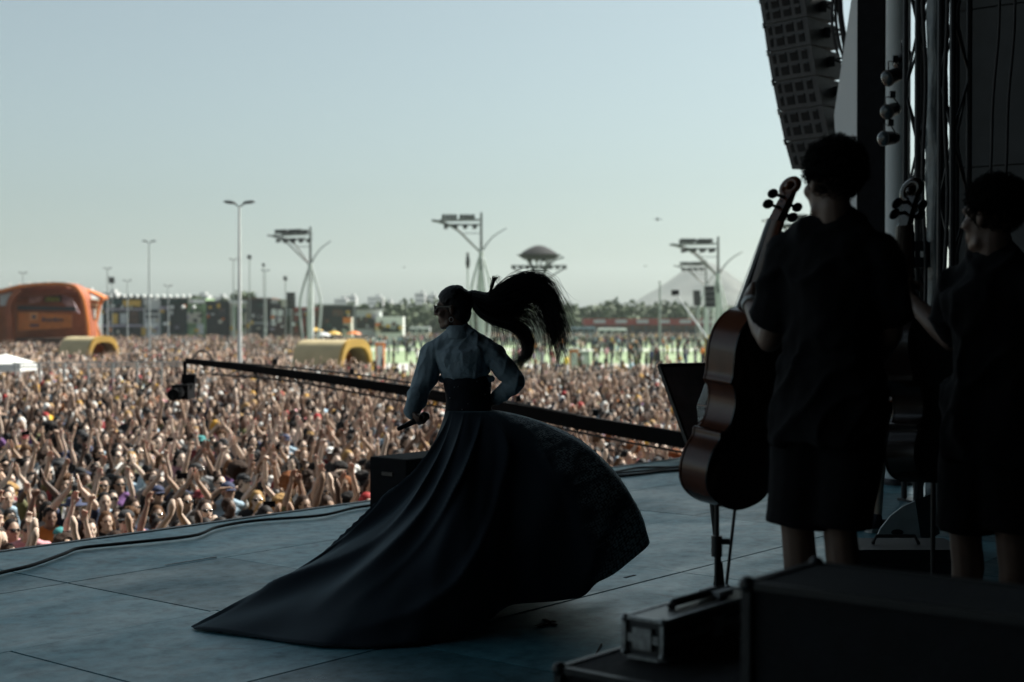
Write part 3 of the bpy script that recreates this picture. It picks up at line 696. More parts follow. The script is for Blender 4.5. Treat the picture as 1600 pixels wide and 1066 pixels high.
singer = put('person', body, SKIN_D, base=base)
tag(singer, 'singer in pale blue shirt and long black swirling skirt, ponytail flying', 'person')
# hair on the scalp: tight braids running back to the ponytail
b = MB(); hf, hu, hr = frame(J['hf'], J['hu']); hc = V(J['head']); tie = ps(741, 462, .01)
o = hc - hf * .012 + hu * .030
A = (hr * .0765, hf * .0965, hu * .0905)
b.ell(o, A, 20, 14); b.ell(hc - hf * .045 - hu * .02, (hr * .066, hf * .052, hu * .072), 14, 9)
for i in range(13):
    q = -1.25 + 2.5 * i / 12; pts = []
    for k in range(8):
        el = -.1 + k * .3; d = hf * (math.cos(el) * .0965) * math.cos(q) + hu * (.0905 * math.sin(el) * math.cos(q)) + hr * .0765 * math.sin(q)
        pts.append(o + d * 1.02)
    b.tube(pts, .0075, 6)
b.capsule(hc - hf * .07 + hu * .045, .045, tie, .032)
# cut the cap away from the face
sc_hair = fuse(b, 'hair', .006, 1, 1., .0016, fn if False else 90)
bm = bmesh.new(); bm.from_mesh(sc_hair)
bmesh.ops.bisect_plane(bm, geom=bm.verts[:] + bm.edges[:] + bm.faces[:], plane_co=hc + hf * .070 + hu * .058, plane_no=(hf * .80 - hu * .60), clear_outer=True)
bmesh.ops.bisect_plane(bm, geom=bm.verts[:] + bm.edges[:] + bm.faces[:], plane_co=hc + hf * .012 - hu * .01, plane_no=(hf * .93 - hu * .37), clear_outer=True) if False else None
bm.to_mesh(sc_hair); bm.free()
HAIR_S = mat('glossy_black_hair', (.006, .005, .007), .5, .3, 60, bump=.3, bscale=150, spec=.3)
put('hair', sc_hair, HAIR_S, singer)
# ponytail of separate locks
def strand(b, pts, r, n=11, sides=3):
    p = spline(pts, n); rr = [r * max(.12, 1 - .95 * (i / (n - 1)) ** 1.8) for i in range(n)]; b.tube(p, rr, sides, False)
G1 = [(738, 456), (752, 457), (767, 461), (783, 446), (808, 431), (838, 429), (860, 440), (871, 461), (881, 488), (888, 512)]
G2 = [(738, 462), (752, 464), (770, 468), (795, 458), (822, 447), (846, 449), (861, 470), (870, 500), (878, 528), (882, 548)]
G3 = [(739, 466), (753, 473), (775, 480), (802, 476), (826, 468), (843, 474), (853, 496), (860, 522), (866, 545), (871, 562)]
G4 = [(739, 470), (748, 484), (766, 496), (788, 500), (806, 503), (822, 512), (831, 526), (832, 545), (824, 558), (806, 569)]
G5 = [(738, 472), (742, 484), (755, 497), (775, 507), (796, 514), (808, 522), (817, 535), (819, 550), (812, 561), (801, 570)]
b = MB(); rs = random.Random(3)
def mix2(a, c, q): return [(x0 + (x1 - x0) * q, y0 + (y1 - y0) * q) for (x0, y0), (x1, y1) in zip(a, c)]
def lock(path, jit, dj, r, endj=1.0, cut=10):
    jx, jy, jd = rs.gauss(0, jit), rs.gauss(0, jit), rs.gauss(0, dj); ex, ey = rs.gauss(0, 5.5 * endj), rs.gauss(0, 8 * endj); ph = rs.uniform(0, 6.28); out = []
    for i, (x, y) in enumerate(path[:cut]):
        k = i / (len(path) - 1); kk = min(1, k * 3)
        out.append(ps(x + jx * kk + ex * k ** 3 + 1.3 * math.sin(ph + 7 * k), y + jy * kk + ey * k ** 3 + 1.2 * math.cos(ph + 6 * k), jd * min(1, .35 + k * 2)))
    strand(b, out, r)
for i in range(330):
    q = rs.random() ** .9 * 2; pth = mix2(G1, G2, q) if q < 1 else mix2(G2, G3, q - 1); cut = rs.choice([8, 9, 10, 10, 10]); lock(pth, 1.6, .045, rs.uniform(.0026, .005), 1.25, cut)
for i in range(300): lock(mix2(G4, G5, rs.random()), 1.5, .04, rs.uniform(.0024, .0046), .7, rs.choice([8, 9, 10, 10]))
for i in range(110): q = rs.random(); lock(mix2(G3, G4, q), 1.6, .04, rs.uniform(.003, .0055), 1.2, rs.choice([5, 6, 6, 7]) if q > .25 else 8)
for i in range(40): lock(mix2(G1, G1, 0), 2.6, .03, .0012, 1.8)
for i in range(380): q = rs.random() * 2; lock(mix2(G1, G2, q) if q < 1 else mix2(G2, G3, q - 1), 2.6, .06, rs.uniform(.0009, .0018), 2.3, rs.choice([7, 8, 9, 10]))
for i in range(200): lock(mix2(G4, G5, rs.random()), 2.2, .05, rs.uniform(.0009, .0018), 1.3, rs.choice([7, 8, 9, 10]))
for i in range(160): lock(mix2(G3, G4, rs.random()), 2.5, .05, rs.uniform(.0009, .0018), 2.2, rs.choice([6, 7, 8, 9]))
for i in range(30):   # loose hanging wisps
    x0 = rs.uniform(765, 815); y0 = 500 + (x0 - 765) * .3; L = rs.uniform(25, 62); bend = rs.uniform(-6, 14)
    strand(b, [ps(x0, y0, rs.gauss(0, .03)), ps(x0 + bend * .3, y0 + L * .35, 0), ps(x0 + bend * .6, y0 + L * .7, 0), ps(x0 + bend - 6, y0 + L, 0)], .0013, 8)
for i in range(22):   # wisps between the tails
    x0 = rs.uniform(815, 845); strand(b, [ps(x0, 488 + rs.uniform(-4, 6)), ps(x0 + 15, 505 + rs.uniform(-4, 6)), ps(x0 + 28 + rs.gauss(0, 6), 528 + rs.gauss(0, 8)), ps(x0 + 32 + rs.gauss(0, 8), 552 + rs.gauss(0, 8))], .0015, 8)
for i in range(26):   # upright tuft
    e = rs.gauss(0, 2.2); strand(b, [ps(765 + rs.gauss(0, 2), 461), ps(768 + e * .4, 449), ps(771 + e * .6, 438), ps(773 + e * 1.6, 433 + rs.gauss(0, 2)), ps(778 + e * 1.5, 441 + rs.gauss(0, 3))], .0028, 8)
pony = put('ponytail', b.mesh('ponytail', False), HAIR_S, singer, smooth=True)
put('hair_tie', MB().tube([tie + (tie - hc).normalized() * .008 * k for k in (-1, 1)], .034, 14), M['black'], singer, smooth='auto')
put('sunglasses', specs(hc, hf, hu, 1.03), M['lens'], singer)
b = MB(); ear = hc - hf * .004 - hu * .045 - hr * .078
if hr.y > 0: pass
ear = hc - hf * .004 - hu * .047 + (hr if hr.y < 0 else -hr) * .078
b.tube([ear + hf * .011 * math.sin(q) + hu * .013 * (math.cos(q) - 1) for q in [2 * math.pi * i / 14 for i in range(15)]], .0018, 6); put('earring', b, M['steel'], singer)
# shirt with sleeves, collar and cuffs
M['shirt'] = mat('pale_blue_cotton', (.24, .31, .36), .85, .12, 18, bump=.55, bscale=26)
b = MB(); Jt = dict(J); Jt['waist'] = ps(729, 586, .02); Jt['chest'] = ps(725, 560, .02); torso(b, Jt, .95, inf=.018, lo=False, width=.82)
S, E2, W2 = V(J['sl']), V(J['el']), V(J['wl']); b.capsule(S, .056, S.lerp(E2, .6), .057); b.capsule(S.lerp(E2, .6), .06, E2, .054); b.capsule(E2, .054, E2.lerp(W2, .45), .054); b.capsule(E2.lerp(W2, .45), .054, W2 + (W2 - E2) * .05, .036)
S, E2, W2 = V(J['sr']), V(J['er']), V(J['wr']); b.capsule(S, .056, S.lerp(E2, .6), .054); b.capsule(S.lerp(E2, .6), .056, E2, .047); b.capsule(E2, .047, E2.lerp(W2, .5), .045); b.capsule(E2.lerp(W2, .5), .045, W2, .036)
ln = ps(690, 594, .0)
b.capsule(ps(692, 592, .07), .022, ps(768, 592, -.02), .018)
def wrk(co):
    p = co * 7; return mnoise.noise(V((p.x * 1.6 + p.z * .5, p.y * 1.6, p.z * .7))) * .8 + (1 - abs(mnoise.noise(V((p.x * 2.2 - p.z * .8, p.y * 2, p.z * 1.0 + 4))))) ** 4 * .9 + .25
shm = fuse(b, 'shirt', .0075, 3, 1., .011, 9, wrk)
put('shirt', shm, M['shirt'], singer)
nk = V(J['neck']); up = (hc - nk).normalized()
cr = [ring(nk + up * z + V((.0, 0, 0)), V((1, .1, 0)), V((0, 1, 0)), a, a, 22) for z, a in ((.005, .080), (.03, .074), (.072, .069), (.074, .066), (.03, .068), (.0, .07))]
put('collar', MB().loft(cr, False), M['shirt'], singer, smooth=True)
for s, r0 in (('l', .039), ('r', .037)):
    E2, W2 = V(J['e' + s]), V(J['w' + s]); d = (W2 - E2).normalized(); put('cuff', MB().tube([W2 - d * .022, W2 + d * .012], r0, 14), M['shirt'], singer, smooth='auto')
# corset
b = MB(); cw = V((1, -.06, 0)).normalized(); cf = V((.06, 1, 0))
rs_ = [(587, .118, .098), (592, .130, .108), (602, .131, .108), (614, .124, .1), (626, .122, .1), (638, .126, .105), (654, .138, .118)]
b.loft([ring(ps(730 + (y - 591) * .05, y, .02), cw, cf, a, c, 40) for y, a, c in rs_])
M['corset'] = mat('black_satin', (.008, .011, .018), .75, .3, 20, bump=.15, spec=.2)
put('corset', b, M['corset'], singer, smooth='auto')
for px, py in ((716, 604), (710, 605), (766, 606), (731, 631), (722, 640), (758, 616), (703, 622), (745, 596)):
    k = (px - 731) / 289 / .13; put('rhinestone', MB().sph(ps(px, py, .02 - .107 * math.sqrt(max(0, 1 - min(1, k * k)))), .0035, 6, 4), M['steel'], singer)
# skirt
HEM = [(0, (-1.62, 7.09, .012)), (.035, (-1.40, 6.96, .012)), (.10, (-.92, 6.70, .012)), (.14, (-.69, 6.645, .012)), (.18, (-.45, 6.70, .012)), (.22, (-.25, 6.83, .012)), (.25, (-.156, 6.96, .035)), (.28, (-.064, 7.1, .095)), (.305, (.0, 7.15, .115)), (.34, (.194, 7.2, .115)), (.38, (.375, 7.25, .13)), (.397, (.41, 7.26, .195)), (.43, (.53, 7.32, .235)), (.48, (.735, 7.5, .36)), (.52, (.735, 7.72, .375)), (.6, (.6, 8.2, .26)), (.68, (.2, 8.45, .1)), (.76, (-.3, 8.45, .03)), (.85, (-.8, 8.1, .012)), (.93, (-1.25, 7.55, .012)), (1.0, (-1.62, 7.09, .012))]
COE = [(0, (.06, .42, .58, .79)), (.12, (.10, .34, .62, .74)), (.25, (.35, .2, .86, .58)), (.38, (.45, .09, .95, .5)), (.48, (.46, .05, .90, .44)), (.55, (.48, .06, .93, .46)), (.75, (.35, .2, .8, .6)), (.93, (.1, .35, .6, .78)), (1, (.06, .42, .58, .79))]
def lerp_keys(keys, u):
    for (u0, a), (u1, c) in zip(keys, keys[1:]):
        if u0 <= u <= u1:
            k = (u - u0) / (u1 - u0); k = k * k * (3 - 2 * k) if keys is COE else k; return V([x + (y - x) * k for x, y in zip(a, c)])
NU, NV = 260, 64
wc = ps(733, 641, .02); grid = []
for i in range(NV + 1):
    v = i / NV; row = []
    for j in range(NU):
        u = j / NU; q = 2 * math.pi * u; W_ = wc + V((-.128 * math.cos(q), -.108 * math.sin(q), 0)); H_ = sum((lerp_keys(HEM, (u + o_) % 1.0) for o_ in (-.008, 0, .008)), V((0, 0, 0))) / 3
        a1, b1, a2, b2 = lerp_keys(COE, u)
        D_ = H_ - W_; hx = V((D_.x, D_.y, 0)); P1 = W_ + hx * a1 + V((0, 0, D_.z * b1)); P2 = W_ + hx * a2 + V((0, 0, D_.z * b2)); k = 1 - v
        p = W_ * k ** 3 + P1 * 3 * k * k * v + P2 * 3 * k * v * v + H_ * v ** 3
        tw = u + .045 * v
        env = min(1, v * 3) * (1 - .55 * v ** 4)
        right = math.exp(-((u - .47) / .10) ** 2); amp = (.012 + .013 * min(1, v * 1.4)) * env * (1 - .7 * right)
        fo = math.sin(2 * math.pi * 7 * tw + 1.4 * math.sin(3 * v)) * .7 + math.sin(2 * math.pi * 13 * tw + 2 * v + 1.) * .35 * min(1, v * 1.5) + math.sin(2 * math.pi * 29 * tw - 2 * v) * .10 * v + .8 * mnoise.noise(V((u * 14, v * 3, 2)))
        hn = hx.normalized(); p = p + hn * amp * fo + V((0, 0, .5 * amp * fo * (1 if v < .8 else (1 - v) / .2)))
        p = p + hn * .05 * env * (max(0, 1 - abs(mnoise.noise(V((u * 9 + v * 1.5, v * 1.2, 5)))) * 5) ** 2) * (1 - .8 * right)
        # diagonal tension folds from the hip to the train
        if u < .34: p = p + V((-.2, -.6, .6)).normalized() * .016 * env * math.sin(26 * (v * .7 + u * 3.2)) * (1 - u / .34)
        p.z = max(p.z, .010 + .006 * mnoise.noise(V((u * 40, v * 9, 0)))); row.append(p)
    grid.append(row)
b = MB(); b.sheet(grid, True); skm = b.mesh('skirt', False)
uv = skm.uv_layers.new(name='UVMap'); loops = np.empty(len(skm.loops), np.int32); skm.loops.foreach_get('vertex_index', loops)
jj, ii = loops % NU, loops // NU; uvs = np.stack([jj / NU, ii / NV], 1).astype(np.float32)
fs_ = uvs.reshape(-1, 4, 2); wrap = fs_[:, :, 0].max(1) - fs_[:, :, 0].min(1) > .5; fs_[wrap, :, 0] = np.where(fs_[wrap, :, 0] < .5, fs_[wrap, :, 0] + 1, fs_[wrap, :, 0]); uv.data.foreach_set('uv', fs_.reshape(-1))
def skirt_mat():
    m = bpy.data.materials.new('black_skirt_cloth'); m.use_nodes = True; t = m.node_tree; bb = t.nodes['Principled BSDF']; N = t.nodes.new; L = t.links.new
    tc = N('ShaderNodeTexCoord'); sp = N('ShaderNodeSeparateXYZ'); L(tc.outputs['UV'], sp.inputs[0])
    mp = N('ShaderNodeMapping'); mp.inputs['Scale'].default_value = (230, 95, 1); L(tc.outputs['UV'], mp.inputs[0])
    vo = N('ShaderNodeTexVoronoi'); vo.inputs['Scale'].default_value = 1.0; vo.inputs['Randomness'].default_value = .45; L(mp.outputs[0], vo.inputs['Vector'])
    def rng(src, a, c, lo=0., hi=1.):
        r = N('ShaderNodeMapRange'); r.interpolation_type = 'SMOOTHSTEP'; r.inputs[1].default_value = a; r.inputs[2].default_value = c; r.inputs[3].default_value = lo; r.inputs[4].default_value = hi; L(src, r.inputs[0]); return r.outputs[0]
    def mth(op, a, c):
        q = N('ShaderNodeMath'); q.operation = op
        for i_, x in enumerate((a, c)):
            if isinstance(x, (int, float)): q.inputs[i_].default_value = x
            else: L(x, q.inputs[i_])
        return q.outputs[0]
    no = N('ShaderNodeTexNoise'); no.inputs['Scale'].default_value = 14; no.inputs['Detail'].default_value = 6; L(tc.outputs['UV'], no.inputs['Vector'])
    u_ = mth('ADD', sp.outputs[0], mth('MULTIPLY', mth('SUBTRACT', no.outputs[0], .5), .10))
    band = mth('MULTIPLY', rng(u_, .40, .45), rng(u_, .60, .54))
    flake = mth('MULTIPLY', band, rng(vo.outputs['Distance'], .62, .34))
    flake = mth('MULTIPLY', flake, rng(no.outputs[0], .34, .55))
    mx = N('ShaderNodeMix'); mx.data_type = 'RGBA'; mx.inputs[6].default_value = (.011, .018, .029, 1); mx.inputs[7].default_value = (.42, .48, .50, 1); L(flake, mx.inputs[0]); L(mx.outputs[2], bb.inputs['Base Color'])
    bb.inputs['Roughness'].default_value = .7; bb.inputs['Sheen Weight'].default_value = .30; bb.inputs['Sheen Tint'].default_value = (.55, .85, 1, 1); bb.inputs['Sheen Roughness'].default_value = .45; bb.inputs['Specular IOR Level'].default_value = .25
    wv = N('ShaderNodeTexNoise'); wv.inputs['Scale'].default_value = 160; L(tc.outputs['Object'], wv.inputs['Vector'])
    h = mth('ADD', mth('MULTIPLY', flake, .6), mth('MULTIPLY', wv.outputs[0], .35)); bp = N('ShaderNodeBump'); bp.inputs['Strength'].default_value = .4; bp.inputs['Distance'].default_value = .006; L(h, bp.inputs['Height']); L(bp.outputs[0], bb.inputs['Normal'])
    return m
sk = put('skirt', skm, skirt_mat(), singer, smooth=True)
sm = sk.modifiers.new('thickness', 'SOLIDIFY'); sm.thickness = .005; sm.offset = 1
# microphone in her hand
mc = thing('microphone', mic_a, 'black handheld microphone in the singer\'s lowered hand', 'microphone')
put('handle', MB().tube([mic_a, mic_a.lerp(mic_b, .2), mic_a.lerp(mic_b, .78)], [.011, .013, .019], 14), M['black'], mc, smooth='auto')
put('grille', MB().ell(mic_a.lerp(mic_b, .9), [md.orthogonal().normalized() * .026, md.cross(md.orthogonal().normalized()) * .026, md * .028], 14, 10), M['black_metal'], mc, smooth=True)

# ------------------------------------------------------------------ riser and musicians
RISER = .37
rz = MB(); rz.prism([V((1.02, 4.05, .0)), V((3.6, 3.3, 0)), V((4.4, 6.2, 0)), V((1.36, 6.2, 0))], (0, 0, RISER - .02))
riser = tag(put('riser', rz, M['black']), 'low black stage riser under the musicians', 'riser')
put('deck', MB().prism([V((1.0, 4.03, RISER - .018)), V((3.62, 3.28, RISER - .018)), V((4.42, 6.22, RISER - .018)), V((1.34, 6.22, RISER - .018))], (0, 0, .018)), M['black_matte'], riser)

M['tee'] = mat('deep_black_cotton', (.0055, .006, .008), .92, .3, 9, bump=.2, bscale=25, spec=.2); M['afro'] = mat('matte_black_curls', (.006, .005, .005), .85, .4, 90, bump=1., bscale=160, spec=.15)
def tee_folds(co):
    p = co * 5; return .7 * mnoise.noise(V((p.x * 2.0 + p.z, p.y * 2, p.z * .8))) + 1.1 * (1 - abs(mnoise.noise(V((p.x * 1.6 - p.z * .9, p.y * 1.6, p.z * 1.3 + 7))))) ** 5 - .3
def musician(J, g, label, skin, tee_inf, shorts_inf, tee_mat, hair_bumps, glasses=False, shorts_len=.92, tee_w=1.):
    base = V((V(J['pelvis']).x, V(J['pelvis']).y, J['floor']))
    b = MB(); torso(b, J, g); limbs(b, J, g); neckhead(b, J, g)
    p = put('person', fuse(b, 'person', .0085, 3), skin, base=base); tag(p, label, 'person')
    b = MB(); torso(b, J, g, inf=tee_inf, width=tee_w)
    pe, wa = V(J['pelvis']), V(J['waist']); lat = (V(J['sl']) - V(J['sr'])).normalized(); lat.z = 0; lat.normalize(); fw = V((-lat.y, lat.x, 0))
    sh = (V(J['sl']) - V(J['sr'])).length / 2
    b.loft([ring(c, lat, fw, sh * .95 * tee_w + tee_inf + e, .12 * g + tee_inf + e) for c, e in ((wa, 0), (wa.lerp(pe, .6), .004), (pe, .01), (pe - V((0, 0, .1)), .014))])
    for s in 'lr':
        S, E2 = V(J['s' + s]), V(J['e' + s]); b.capsule(S, .07 * g + tee_inf * .6, S.lerp(E2, .62), .066 * g + tee_inf * .5)
    put('shirt', fuse(b, 'shirt', .011, 2, 1., .02, 6, tee_folds), M['tee'], p)
    b = MB(); b.loft([ring(c, lat, fw, a, d) for c, a, d in ((pe + V((0, 0, .1)), sh * .9, .12 * g), (pe - V((0, 0, .02)), sh * .95, .135 * g), (pe - V((0, 0, .10)), sh * .9, .125 * g))])
    for s in 'lr':
        H, K, A2 = V(J['hip' + s]), V(J['k' + s]), V(J['a' + s]); e = H.lerp(K, shorts_len)
        b.tube([H + V((0, 0, .04)), H.lerp(e, .5), e], [.10 * g + shorts_inf, .096 * g + shorts_inf, .092 * g + shorts_inf], 14)
    put('shorts', fuse(b, 'shorts', .012, 2, 1., .012, 6), M['tee'], p)
    for s in 'lr':
        A2 = V(J['a' + s]); fd = V(J['fd']); z = J['floor']; f0 = V((A2.x, A2.y, z))
        b = MB(); b.capsule(f0 - fd * .05 + V((0, 0, .05)), .046, f0 + fd * .10 + V((0, 0, .045)), .044); b.capsule(f0 + fd * .08 + V((0, 0, .04)), .044, f0 + fd * .185 + V((0, 0, .035)), .034); b.capsule(f0 - fd * .03 + V((0, 0, .06)), .05, f0 - fd * .01 + V((0, 0, .105)), .048)
        sho = put('shoe', fuse(b, 'shoe', .009, 3), M['shoe'], p)
        lat2 = V((-fd.y, fd.x, 0)); out = [(-.095, .02), (-.08, .042), (0, .046), (.1, .05), (.18, .044), (.215, .02)]
        put('sole', MB().prism([f0 + fd * a + lat2 * c + V((0, 0, .002)) for a, c in out] + [f0 + fd * a - lat2 * c + V((0, 0, .002)) for a, c in out[::-1]], (0, 0, .028)), M['sole'], sho)
    b = MB(); hair_cap(b, J['head'], J['hf'], J['hu'], g, .97, hair_bumps, .013, .02, 5)
    hb = put('hair', fuse(b, 'hair', .007, 0, 1., .006, 110), M['afro'], p); bf, bu, br_ = frame(J['hf'], J['hu']); rc = random.Random(9); cu = MB(); hv = [v.co.copy() for v in hb.data.vertices]; hn = [v.normal.copy() for v in hb.data.vertices]; off = wloc(p)
    for k in range(2600):
        i = rc.randrange(len(hv)); n0 = hn[i]; q = n0.orthogonal().normalized(); q2 = n0.cross(q); a = rc.uniform(0, 6.28); L = rc.uniform(.010, .032); sd_ = q * math.cos(a) + q2 * math.sin(a); p0 = hv[i] + off - n0 * .002
        cu.tube([p0, p0 + n0 * L * .6 + sd_ * L * .3, p0 + n0 * L * .8 - sd_ * L * .4], [.0022, .002, .001], 3, False)
    tag(put('curls', cu.mesh('curls', False), M['afro'], hb), kind='stuff')
    return p
D1 = 4.55
def pc(px, py, dd=0.): return at(px, py, D1 + dd)
floor_y = RISER
def foot(px, d, z): q = at(px, 600, d); return V((q.x, d, z + .09))
Jc = dict(head=pc(1300, 287), hf=(-.38, .92, .02), hu=(0, 0, 1), neck=pc(1305, 362), chest=pc(1303, 452), waist=pc(1300, 560), pelvis=pc(1296, 640), sl=pc(1236, 410, .08), sr=pc(1372, 410, -.06),
          el=pc(1202, 532, .14), wl=pc(1172, 474, .47), er=pc(1392, 520, -.04), wr=pc(1330, 610, .32), hipl=pc(1262, 652, .05), hipr=pc(1330, 652, -.02), kl=pc(1246, 826, .06), kr=pc(1312, 826, .0), al=foot(1243, 4.68, RISER), ar=foot(1312, 4.58, RISER), fd=V((-.6, .8, 0)), floor=RISER)
neck_grip = at(1172, 440, 5.12)
Jc['hl'] = (neck_grip - Jc['wl'], V((.8, .5, .1)), 1, .75)
Jc['hr'] = (V((-.7, .5, -.3)), V((-.2, .5, -.6)), 1, .6)
SKIN_B = mat('brown_skin', (.17, .11, .085), .45, .12, 14, sub=.05, spec=.4)
musician(Jc, 1.02, 'cellist in black t-shirt and shorts in the right centre, seen from behind', SKIN_B, .03, .014, CLOTH['black'], 520, shorts_len=.97, tee_w=1.02)
w1 = V(Jc['wl']); dw = (w1 - V(Jc['el'])).normalized()
tag(put('wristband', MB().tube([w1 - dw * .03, w1 + dw * .0], [.034, .033], 14), M['offwhite'], base=w1, smooth='auto'), 'pale festival wristband on the cellist\'s left wrist', 'wristband')
D2 = 4.75
def pb(px, py, dd=0.): return at(px, py, D2 + dd)
Jb = dict(head=pb(1549, 340), hf=(-.62, .78, .0), hu=(0, 0, 1), neck=pb(1556, 414), chest=pb(1560, 495), waist=pb(1560, 600), pelvis=pb(1556, 672), sl=pb(1500, 458, .14), sr=pb(1620, 458, -.12),
          el=pb(1487, 532, .22), wl=pb(1418, 464, .46), er=pb(1640, 560, -.08), wr=pb(1560, 640, .36), hipl=pb(1525, 684, .06), hipr=pb(1585, 684, -.03), kl=pb(1508, 835, .1), kr=pb(1580, 835, .0), al=foot(1503, 4.92, RISER), ar=foot(1580, 4.8, RISER), fd=V((-.6, .8, 0)), floor=RISER)
bass_grip = at(1408, 436, 5.36)
Jb['hl'] = (bass_grip - Jb['wl'], V((.3, .6, .2)), 1, .9); Jb['hr'] = (V((-.7, .5, -.3)), V((-.2, .5, -.6)), 1, .6)
musician(Jb, 1.0, 'cellist in black t-shirt at the far right, pale forearm reaching left to his cello', SKIN_B, .028, .014, CLOTH['black'], 520, shorts_len=.95, tee_w=1.05)
# man behind the cellist: mostly hidden, one leg and shoe show
D3 = 10.4
def p3(px, py, dd=0.): return at(px, py, D3 + dd)
Jd = dict(head=p3(1352, 482), hf=(-.5, .86, 0), hu=(0, 0, 1), neck=p3(1352, 514), chest=p3(1354, 555), waist=p3(1358, 600), pelvis=p3(1360, 632), sl=p3(1316, 528, .05), sr=p3(1390, 528, -.05), el=p3(1310, 590, .1), wl=p3(1318, 640, .2), er=p3(1394, 588), wr=p3(1388, 645, .05),
          hipl=p3(1345, 640, .05), hipr=p3(1374, 640, -.02), kl=p3(1338, 728, .1), kr=p3(1374, 724, .0), al=V((at(1338, 600, D3 + .2).x, D3 + .2, .09)), ar=V((at(1371, 600, D3).x, D3, .09)), fd=V((.9, .4, 0)).normalized(), floor=0.0)
Jd['hl'] = (V((0, .1, -1)), V((1, 0, 0)), 1, .4); Jd['hr'] = (V((0, .1, -1)), V((-1, 0, 0)), -1, .5)
musician(Jd, .98, 'stagehand half hidden behind the cellist, bare calf and dark sneaker showing', SKIN[1], .02, .03, CLOTH['black'], 60, shorts_len=.93)

# ------------------------------------------------------------------ string instruments
def varnish(n, c): return mat(n, c, .22, .35, 5, bump=.03, spec=.6)
M['varnish'] = varnish('red_brown_varnish', (.12, .04, .02)); M['varnish_shade'] = varnish('dark_shade_varnish', (.014, .007, .005)); M['ebony'] = mat('ebony', (.01, .009, .009), .3, .2, 20)
def violin_outline(L, wl, wu, wc, n=56):
    """half outline (y along body 0..1, half width)"""
    key = [(0, .0), (.012, .30), (.05, .68), (.11, .92), (.19, 1.0), (.27, .94), (.335, .80), (.372, .795), (.385, .66), (.43, .56), (.50, .53), (.56, .565), (.60, .66), (.613, .76), (.65, .745), (.72, .78), (.80, .80), (.88, .72), (.95, .50), (.985, .25), (1., .0)]
    return [(y * L, k * wl) for y, k in key]
def cello(name, bottom, top, nut, scroll, W, B, L_w, rib, label, cat, scale, mats, group=None):
    bottom, top, nut, scroll = V(bottom), V(top), V(nut), V(scroll); A = (top - bottom); L = A.length; A.normalize()
    W = V(W); W = (W - A * W.dot(A)).normalized(); Bk = A.cross(W); Bk = Bk if Bk.dot(V(B)) > 0 else -Bk
    t = thing(name, bottom, label, cat, group); half = violin_outline(L, L_w, 0, 0)
    key = spline([V((y, w_, 0)) for y, w_ in half], 90)
    loop = [(k.x, max(k.y, 0)) for k in key] + [(k.x, -max(k.y, 0)) for k in key[-2:0:-1]]
    P = lambda y, w_, z: bottom + A * y + W * w_ + Bk * z
    b = MB(); b.loft([[P(y, w_ * .975, z) for y, w_ in loop] for z in (-rib / 2, rib / 2)], False); put('rib', b, mats[0], t, smooth='auto')
    def plate(z, sgn):
        b = MB(); rr = []
        for k, bul in ((1.0, 0), (1.0, .25), (.93, .45), (.75, .75), (.5, .95), (.2, 1.)):
            rr.append([P(L / 2 + (y - L / 2) * (1 - (1 - k) * .75), w_ * k, z + sgn * bul * rib * .22) for y, w_ in loop])
        b.loft(rr, True); return b
    put('back_plate', plate(rib / 2, 1), mats[1], t, smooth='auto'); put('belly', plate(-rib / 2, -1), mats[0], t, smooth='auto')
    nw = L_w * .105
    d = (nut - top); put('neck', MB().loft([[top + A * y0 + d * k + W * w_ * (1.15 - .25 * k) + Bk * (z - rib * .25 * (1 - k)) for w_, z in ((-nw, -.01), (nw, -.01), (nw * .9, .015), (nw * .4, .034), (-nw * .4, .034), (-nw * .9, .015))] for k, y0 in ((-.06, 0), (.5, 0), (1., 0))]), mats[0], t, smooth='auto')
    fb0 = top - A * L * .28 - Bk * (rib * .95); put('fingerboard', MB().loft([[p + W * w_ * q + Bk * z for w_, z in ((-nw, .0), (-nw * .5, -.012), (nw * .5, -.012), (nw, 0), (nw, .012), (-nw, .012))] for p, q in ((fb0, 1.35), (nut - Bk * .018, .95))]), M['ebony'], t, smooth='auto')
    # pegbox and scroll
    dn = (scroll - nut).normalized(); pb_ = put('pegbox', MB().loft([[nut + dn * k * (scroll - nut).length + W * w_ * q + Bk * z for w_, z in ((-nw, -.016), (nw, -.016), (nw, .022), (-nw, .022))] for k, q in ((0, 1.), (.5, .95), (.85, .6))]), mats[0], t, smooth='auto')
    b = MB(); fw_ = -Bk; R0 = .034 * scale; pts, rr = [], []
    for i in range(34):
        q = i / 33 * 4.2 * math.pi / 1.6; r_ = R0 * (1.05 - .75 * i / 33); pts.append(scroll + fw_ * .0 + (fw_ * math.sin(q) + dn * -math.cos(q)) * r_); rr.append(.016 * scale * (1.05 - .3 * i / 33))
    b.tube(pts, rr, 10); b.ell(scroll, (W * .036 * scale, fw_ * .018 * scale, dn * .018 * scale), 12, 8); put('scroll', b, mats[0], pb_, smooth=True)
    for i in range(4):
        s = 1 if i % 2 else -1; c0 = nut.lerp(scroll, .22 + .15 * i); e = c0 + W * s * .085 * scale
        b = MB(); b.tube([c0 - W * s * .02, c0 + W * s * .055 * scale], [.007 * scale, .006 * scale], 8); b.ell(e, (W * .028 * scale, dn * .019 * scale, Bk * .011 * scale), 12, 8); put('peg', b, M['ebony'], pb_, smooth=True)
    br = P(L * .47, 0, -rib * .78); put('bridge', MB().prism([br + W * x_ + -Bk * z_ for x_, z_ in ((-.045 * scale, 0), (-.03 * scale, .05 * scale), (-.02 * scale, .085 * scale), (.02 * scale, .085 * scale), (.03 * scale, .05 * scale), (.045 * scale, 0))], A * .008), M['varnish'], t)
